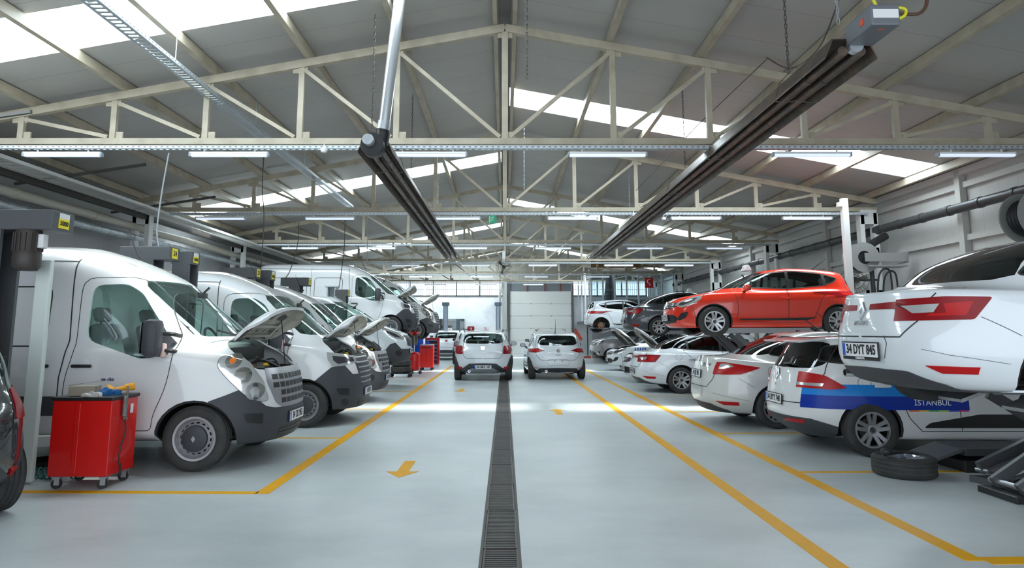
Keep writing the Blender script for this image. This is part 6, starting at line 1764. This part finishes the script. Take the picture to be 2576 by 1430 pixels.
t3 = clone(t1, 'white car far behind the crossover, near the far mirror', (-2.95, 38.1, 0), PI/2)
# ---------------------------------------------------------------- lifts on the right, trolley and loose things
def scissor(x0, x1, yc, ztop, lab, gap=1.15, w=.5, m=GREYP, zb=.06, ramp=True):
    T = thing('scissor_lift', lab, 'car lift', ((x0+x1)/2, yc, 0)); hx = (x1-x0)/2
    for s in (-1,1):
        y = s*gap/2
        b = bmesh.new(); add_box(b, (0,y,ztop-.06), (x1-x0,w,.07), None, 0, .01)
        for k in (-1,1): add_box(b, (0,y+k*(w/2-.01),ztop-.05), (x1-x0,.025,.11))
        link_mesh('platform', b, mat('platform_grey', (.30,.31,.32), .5, .2), T, 0)
        b = box((0,y,zb/2), (x1-x0-.2,w,zb), .008); link_mesh('base_frame', b, BLACK, T, 0)
        for k in (-1,1):
            yy = y+k*.16
            b = bmesh.new(); add_bar(b, (-hx*.78,yy,zb+.04), (hx*.70,yy,ztop-.13), .045, .10); link_mesh('scissor_arm', b, m, T, 0)
            b = bmesh.new(); add_bar(b, (hx*.78,yy+.05*k,zb+.04), (-hx*.70,yy+.05*k,ztop-.13), .045, .10); link_mesh('scissor_arm', b, m, T, 0)
        b = bmesh.new(); add_tube(b, [(-hx*.3,y,zb+.1),(hx*.2,y,ztop*.62)], .045, 10); add_tube(b, [(hx*.2,y,ztop*.62),(hx*.32,y,ztop*.74)], .025, 10, 1); link_mesh('hydraulic_ram', b, [BLACK, CHROME], T, 40)
        for k in (-1,1):
            b = bmesh.new(); add_tube(b, [(k*hx*.74,y-.24,zb+.05),(k*hx*.74,y+.24,zb+.05)], .03, 10); link_mesh('cross_shaft', b, mat('shaft_grey', (.35,.36,.38), .35, .7), T, 40)
        if ramp:
            for k in (-1,1):
                b = bmesh.new(); add_bar(b, (k*hx,y,ztop-.05), (k*(hx+.30),y,ztop-.16), w, .03); link_mesh('ramp_flap', b, mat('checker_plate', (.42,.43,.45), .45, .5, bump=(40,.6)), T, 0)
    return T
scissor(4.55, 6.35, 15.15, 1.55, 'scissor lift holding up the orange red hatchback')
scissor(5.3, 7.2, 23.1, 1.49, 'scissor lift under the dark raised sedan')
scissor(4.6, 6.6, 30.8, 1.58, 'scissor lift under the far white hatchback')
scissor(4.35, 6.1, 5.95, 1.04, 'open scissor lift under the raised white sedan at the right edge', gap=1.0)
# low platform lying on the floor beside the striped estate
T = thing('floor_lift', 'low black lift platform lying on the floor behind the loose wheel', 'car lift', (6.35, 7.85, 0))
b = box((0,0,.06), (2.9,.62,.12), .01); link_mesh('base_frame', b, BLACK, T, 0)
b = box((0,.02,.20), (2.8,.56,.08), .01); link_mesh('platform', b, mat('platform_dark', (.06,.06,.065), .5), T, 0)
b = bmesh.new(); add_bar(b, (-1.42,.0,.22), (-1.72,.0,.12), .5, .03); link_mesh('ramp_flap', b, mat('checker_plate_dark', (.14,.14,.15), .45, .5, bump=(40,.6)), T, 0)
# mobile mid-rise lift foot at the lower right
T = thing('ramp_plate', 'black folding ramp frame on the floor at the lower right edge', 'ramp', at(2505,1212,z=0))
b = bmesh.new(); add_box(b, (.35,0,.03), (1.2,.03,.06)); add_box(b, (.2,-.42,.03), (1.0,.03,.06)); add_bar(b, (-.25,0,.03), (-.12,-.42,.03), .03, .06); link_mesh('base_frame', b, GREYP, T, 0)
b = bmesh.new(); add_bar(b, (-.1,-.18,.10), (.75,-.26,.42), .42, .035); link_mesh('ramp_board', b, mat('checker_plate_dark', (.14,.14,.15), .45, .5, bump=(40,.6)), T, 0)
b = bmesh.new(); add_bar(b, (-.12,.05,.12), (.9,.10,.55), .06, .12); link_mesh('arm', b, GREYP, T, 0)
b = bmesh.new(); add_tube(b, [(-.12,.1,.10),(.12,-.45,.10)], .022, 10); link_mesh('shaft', b, mat('shaft_grey', (.35,.36,.38), .35, .7), T, 40)

# loose wheels
def loose_wheel(p, kind, lab, tilt=0):
    T = thing('loose_wheel', lab, 'wheel', p)
    ms = make_wheel(kind, .305, .205); first = None
    for nm, bm, mats in ms:
        bmesh.ops.transform(bm, matrix=Matrix.Translation((0,0,.104)) @ Matrix.Rotation(R(90), 4, 'X'), verts=bm.verts)
        o = link_mesh('tyre' if nm == 'wheel' else nm, bm, mats, T, 35)
    return T
lw = loose_wheel(Vector((4.18, 7.42, 0)), 'alloy5', 'loose alloy wheel lying flat on the floor before the striped estate')
b = bmesh.new(); add_tube(b, catmull([(-.2,-.02,.0),(-.08,0,.012),(.05,.02,.02),(.16,-.03,.01)]), .016, 8); add_box(b, (-.17,-.02,.03), (.1,.09,.07), None, 0, .03)
o = link_mesh('impact_wrench', b, BLACK, None, 40); o.location = (4.10, 7.30, .232); tag(o, 'black air tool lying on top of the loose alloy wheel', 'tool')
loose_wheel(Vector((6.0, 7.22, 0)), 'alloy5', 'second loose wheel lying half cut off at the right edge')

# red trolley
tp = at(267,1201,Y=6.75); bx, by = tp.x-.285, 6.75+.24
T = thing('tool_trolley', 'big red tool trolley on castors in front of the nearest van', 'trolley', (bx, by, 0))
b = bmesh.new(); add_box(b, (0,0,.475), (.57,.47,.71), None, 0, .006); add_box(b, (-.02,-.237,.475), (.012,.006,.66), None, 0); link_mesh('cabinet', b, REDC, T, 0)
b = bmesh.new(); add_box(b, (-.035,-.241,.475), (.05,.014,.66), None, 0, .005); link_mesh('door_edge', b, REDC, T, 0)
b = box((0,0,.845), (.60,.50,.035), .008); link_mesh('top_tray', b, BLACK, T, 0)
for sx in (-1,1):
    for sy in (-1,1):
        b = bmesh.new(); add_cyl(b, (0,0,.045), .045, .035, 20, 'y', 0); o = link_mesh('castor', b, RUBBER, T, 40); o.location = (sx*.22, sy*.18, 0)
        b = bmesh.new(); add_box(b, (.015,.026,.07), (.05,.006,.07)); add_box(b, (.015,-.026,.07), (.05,.006,.07)); add_box(b, (.015,0,.108), (.07,.07,.01)); q = link_mesh('fork', b, GALV, o, 0)
b = bmesh.new(); add_box(b, (.289,.12,.72), (.004,.05,.09)); link_mesh('sticker', b, WHITEP, T, 0)
zt = .8625
def on(x, y): return Vector((bx+x, by+y, zt))
b = bmesh.new(); add_box(b, (0,0,.05), (.24,.15,.09)); o = link_mesh('parts_box', b, mat('cardboard_grey', (.30,.26,.20), .8), None, 0); o.location = on(-.07,-.1)+Vector((0,0,-.0)); o.rotation_euler = (0,0,R(8)); tag(o, 'open grey brown box lying on the red trolley', 'box')
b = bmesh.new(); add_bar(b, (-.16,0,.0), (.20,.02,.055), .03, .004); o = link_mesh('steel_ruler', b, CHROME, None, 0); o.location = on(-.05,-.12)+Vector((0,0,.10)); tag(o, 'thin shiny steel ruler resting on the trolley box', 'ruler')
def cloth(name, m, lab, loc, s, seed):
    rnd = random.Random(seed); b = bmesh.new(); bmesh.ops.create_icosphere(b, subdivisions=3, radius=1)
    for v in b.verts:
        k = 1+.35*math.sin(v.co.x*5+seed)*math.cos(v.co.y*6+seed*2)+rnd.uniform(-.08,.08); v.co = Vector((v.co.x*s[0]*k, v.co.y*s[1]*k, max(0, v.co.z+.25)*s[2]*k))
    o = link_mesh(name, b, m, None, 60); o.location = loc; return tag(o, lab, 'cloth')
cloth('cloth', mat('blue_cloth', (.01,.10,.28), .8), 'crumpled blue cloth on the red trolley beside the orange glove', on(.12,-.02), (.10,.07,.05), 3)
cloth('rag', mat('grey_rag', (.45,.44,.42), .85), 'pale grey rag hanging over the front edge of the red trolley', on(.06,-.19), (.09,.05,.035), 5)
cloth('rag', mat('brown_rag', (.06,.045,.035), .85), 'dark brown rag at the back left corner of the trolley top', on(-.22,.0), (.06,.05,.035), 8)
b = bmesh.new()   # orange glove: palm, four fingers and thumb
add_box(b, (0,0,.035), (.12,.09,.045), None, 0, .02)
for k in range(4): add_tube(b, catmull([(-.05,-.033+k*.022,.04),(-.09,-.036+k*.024,.055+.008*k),(-.13+.008*abs(k-1.5),-.04+k*.026,.05+.015*k)]), [.015]*12+[.012], 8)
add_tube(b, catmull([(.0,.045,.035),(-.035,.07,.04),(-.07,.075,.03)]), .012, 8); add_tube(b, [(.05,0,.035),(.13,0,.025)], .036, 12)
o = link_mesh('work_glove', b, mat('orange_glove', (.80,.35,.02), .7), None, 50); o.location = on(.20,.06); o.rotation_euler = (0,R(-14),R(20)); o.location.z += .02; tag(o, 'orange work glove lying on top of the red trolley', 'glove')
for k, (x, y, a) in enumerate(((.0,.08,10),(.08,.13,-20))):
    b = bmesh.new(); add_box(b, (0,0,.008), (.20,.014,.008)); add_cyl(b, (.11,0,.008), .018, .01, 14); add_cyl(b, (-.11,0,.008), .016, .01, 14); o = link_mesh('wrench', b, CHROME, None, 40); o.location = on(x,y); o.rotation_euler = (0,0,R(a)); tag(o, ['chrome spanner behind the trolley box','chrome spanner near the far right trolley corner'][k], 'tool')
# air gun with hose on the side of the trolley
T2 = thing('air_gun', 'grease gun with black hose hanging on the right side of the red trolley', 'tool', (bx+.31, by-.05, 0))
b = bmesh.new(); add_tube(b, [(0,0,.66),(0,0,.86)], .022, 12); add_tube(b, [(.0,.03,.62),(.0,.03,.95)], .01, 8); add_bar(b, (0,0,.64), (.0,.05,.63), .02); link_mesh('gun_body', b, ENGINEM, T2, 40)
b = bmesh.new(); add_tube(b, catmull([(0,.02,.63),(.01,.02,.5),(-.0,-.03,.35),(.005,-.04,.25),(.01,-.03,.18)]), .008, 8); add_tube(b, [(.01,-.03,.22),(.012,-.02,.10)], .011, 8); link_mesh('hose', b, BLACK, T2, 40)
# coiled green hose, pan and bag on the floor at left
pc = at(100,1210,z=0)
b = bmesh.new(); n = 11
pts = [(-.30+.6*t/(n*12), .055*math.cos(2*PI*t/12), .062+.055*math.sin(2*PI*t/12)) for t in range(n*12+1)]
add_tube(b, pts, .007, 6); add_tube(b, catmull([pts[0],(-.36,-.04,.03),(-.40,-.12,.012),(-.30,-.2,.01)]), .009, 6)
o = link_mesh('coiled_air_hose', b, mat('dark_teal_hose', (.01,.09,.09), .35), None, 40); o.location = (pc.x+.03, pc.y+.05, 0); tag(o, 'dark teal spiral air hose lying on the floor left of the trolley', 'hose')
pp = at(105,1180,z=0); b = bmesh.new(); add_lathe(b, [(.001,.01),(.16,.01),(.21,.08),(.22,.085),(.17,.0),(.001,0)], 28, 'z'); o = link_mesh('drain_pan', b, mat('black_pan', (.03,.03,.03), .4), None, 40); o.location = (pp.x, pp.y+.12, 0); tag(o, 'round black drain pan on the floor behind the coiled hose', 'pan')
cloth('plastic_bag', mat('clear_white_bag', (.62,.64,.66), .35), 'crumpled white plastic bag beside the left of the trolley', Vector((bx-.40, by+.22, 0)), (.10,.09,.28), 11)
# lift arm under the nearest van
T = PL1; T2_ = None
b = bmesh.new(); add_bar(b, (.10,.30,.38), (.60,.55,.36), .10, .10); add_bar(b, (.60,.55,.36), (.85,.62,.16), .08, .08); link_mesh('arm', b, mat('arm_pale', (.4,.42,.42), .5, .3), T, 0)
b = bmesh.new(); add_cyl(b, (.85,.62,.13), .06, .05, 18); link_mesh('pad', b, RUBBER, T, 40)

# things under the raised vans
p = Vector((-3.18, 24.3, 0)); T = thing('oil_drainer', 'red wheeled oil drainer tank with funnel under the raised van', 'oil drainer', p)
b = bmesh.new(); add_lathe(b, [(.001,.10),(.14,.11),(.2,.16),(.205,.22),(.205,.62),(.2,.68),(.14,.74),(.001,.76)], 32, 'z'); link_mesh('tank', b, REDC, T, 40)
b = bmesh.new(); add_tube(b, [(0,0,.75),(0,0,1.0)], .02, 10); link_mesh('stand_pipe', b, CHROME, T, 40)
b = bmesh.new(); add_cyl(b, (0,0,1.16), .11, .32, 24); link_mesh('sight_glass', b, mat('brown_oil_glass', (.10,.08,.05), .1, 0, 1), T, 40)
b = bmesh.new(); add_lathe(b, [(.05,1.33),(.07,1.36),(.2,1.43),(.24,1.46),(.25,1.45),(.22,1.43),(.06,1.34)], 28, 'z'); bmesh.ops.recalc_face_normals(b, faces=b.faces); link_mesh('funnel', b, REDC, T, 40)
for s in (-1,1):
    b = bmesh.new(); add_cyl(b, (.1+s*.14,-.2,.06), .06, .04, 20, 'y'); link_mesh('wheel', b, RUBBER, T, 40)
    b = bmesh.new(); add_cyl(b, (-.1, s*.14,.03), .03, .03, 14, 'y'); link_mesh('castor', b, RUBBER, T, 40)
p = Vector((at(1074,930,Y=26.5).x, 26.5, 0)); T = thing('tool_cabinet', 'narrow red tool cabinet with two doors right of the oil drainer', 'cabinet', p)
for s in (-1,1):
    b = box((s*.125,-.235,.52), (.24,.02,.78), .004); link_mesh('door', b, REDC, T, 0)
b = box((0,0,.52), (.5,.45,.82), .006); link_mesh('cabinet', b, REDC, T, 0); b = bmesh.new(); add_bar(b, (-.17,-.27,.85), (.17,-.27,.85), .03); link_mesh('handle', b, BLACK, T, 0)
b = box((0,0,.95), (.5,.45,.03)); link_mesh('top_tray', b, GALV, T, 0)
for sx in (-1,1):
    for sy in (-1,1): b = bmesh.new(); add_cyl(b, (sx*.19, sy*.17, .055), .055, .03, 16, 'y'); link_mesh('castor', b, RUBBER, T, 40)
p = Vector((at(1088,880,Y=31).x, 31.0, 0)); T = thing('tool_chest', 'red tool chest with black drawers beyond the narrow cabinet', 'cabinet', p)
b = box((0,.02,.6), (.62,.45,1.15), .006); link_mesh('cabinet', b, REDC, T, 0)
for k in range(6): b = box((-.03,-.22,.16+k*.17), (.50,.03,.14), .004); o = link_mesh('drawer', b, BLACK, T, 0); c = box((-.03,-.24,.215+k*.17), (.50,.012,.018)); link_mesh('drawer_handle', c, GALV, o, 0)
cloth('engine_cover', BLUEP, 'blue protective cover heaped left of the tool chest', Vector((-3.75, 29.3, 0)), (.62,.4,.85), 4)
# tyre trolley
p = Vector((at(1008,940,Y=22.6).x, 22.6, 0)); T = thing('tyre_rack', 'low black dolly carrying the stacked tyres under the low van', 'rack', p)
b = bmesh.new(); add_box(b, (0,0,.13), (.7,.5,.04))
for sx in (-1,1):
    for sy in (-1,1): add_cyl(b, (sx*.3, sy*.2, .05), .05, .03, 14, 'y'); add_box(b, (sx*.3,sy*.2,.1), (.04,.04,.06))
link_mesh('frame', b, BLACK, T, 0)
tyb = None
for k in range(2):
    b = bmesh.new(); h = .19; add_lathe(b, [(.2,-h/2),(.26,-h/2-.005),(.31,-h/2+.01),(.33,-h/2+.03),(.33,h/2-.03),(.31,h/2-.01),(.26,h/2+.005),(.2,h/2),(.19,h/2-.03),(.19,-h/2+.03)], 32, 'z', close=True); bmesh.ops.recalc_face_normals(b, faces=b.faces)
    o = link_mesh('tyre', b, RUBBER, None, 40); o.location = (p.x, p.y, .255+k*.205); tag(o, ['lower tyre on the black dolly under the low van','upper tyre on the black dolly under the low van'][k], 'tyre', 'stacked tyres')
b = box((p.x-.42, 22.7, .3), (.06,.3,.55), .01); tag(link_mesh('red_jack', b, REDC, None, 0), 'slim red equipment post left of the stacked tyres', 'equipment')
# far clutter by the end wall
for (px, Y, w_, h_, m_, lab, nm) in ((1105,42.5,1.1,1.15,GREYP,'dark workbench block left of the far lift post','workbench'),(1138,43,.8,1.05,mat('bench_grey',(.2,.2,.2),.5),'grey machine right of the far lift post','machine')):
    x = at(px, 880, Y=Y).x; T = thing(nm, lab, 'furniture', (x, Y, 0))
    b = box((0,0,h_/2), (w_,.6,h_), .02); link_mesh('carcass', b, m_, T, 0); b = box((0,0,h_+.02), (w_+.06,.66,.04)); link_mesh('top', b, GREYP, T, 0)
x = at(1462,860,Y=37.4).x
T = thing('engine_crane', 'red upright engine crane at the far right of the door', 'crane', (x, 37.4, 0))
b = bmesh.new(); add_bar(b, (-.3,0,.05), (-.3,0,1.6), .1, .1, up=Vector((0,1,0))); add_bar(b, (-.3,0,1.5), (.0,-.2,1.0), .1, .14); add_bar(b, (-.3,0,.08), (.5,-.2,.08), .1, .1); link_mesh('frame', b, mat('crane_red', (.5,.05,.02), .5), T, 0)
b = bmesh.new(); add_bar(b, (.35,0,.1), (.35,0,2.0), .05, .05, up=Vector((0,1,0))); add_tube(b, catmull([(.2,0,2.05),(.28,0,1.95),(.42,0,1.95),(.5,0,2.05)]), .03, 8); link_mesh('upright', b, BLACK, T, 0)
b = bmesh.new(); add_box(b, (x+.95,37.4,.5), (.5,.5,.9), None, 0, .12); add_cyl(b, (x+.95,37.1,.9), .2, .3, 18, 'y'); tag(link_mesh('engine_block', b, RUSTY, None, 40), 'dismounted rusty engine standing beside the red crane', 'engine')

# two post lift arms of the two raised vans
for (yc, zt_, lab) in ((24.0, 1.56, 'lift post at the far side of the raised long van'), (27.4, 1.43, 'lift post behind the farther raised van')):
    T = post_lift((-5.9, yc+1.5), 2.95, '', lab, bw=.4)
    for q in ((1.3,-.85),(-1.3,-.85)): swing(T, (0,-.1), q, zt_)
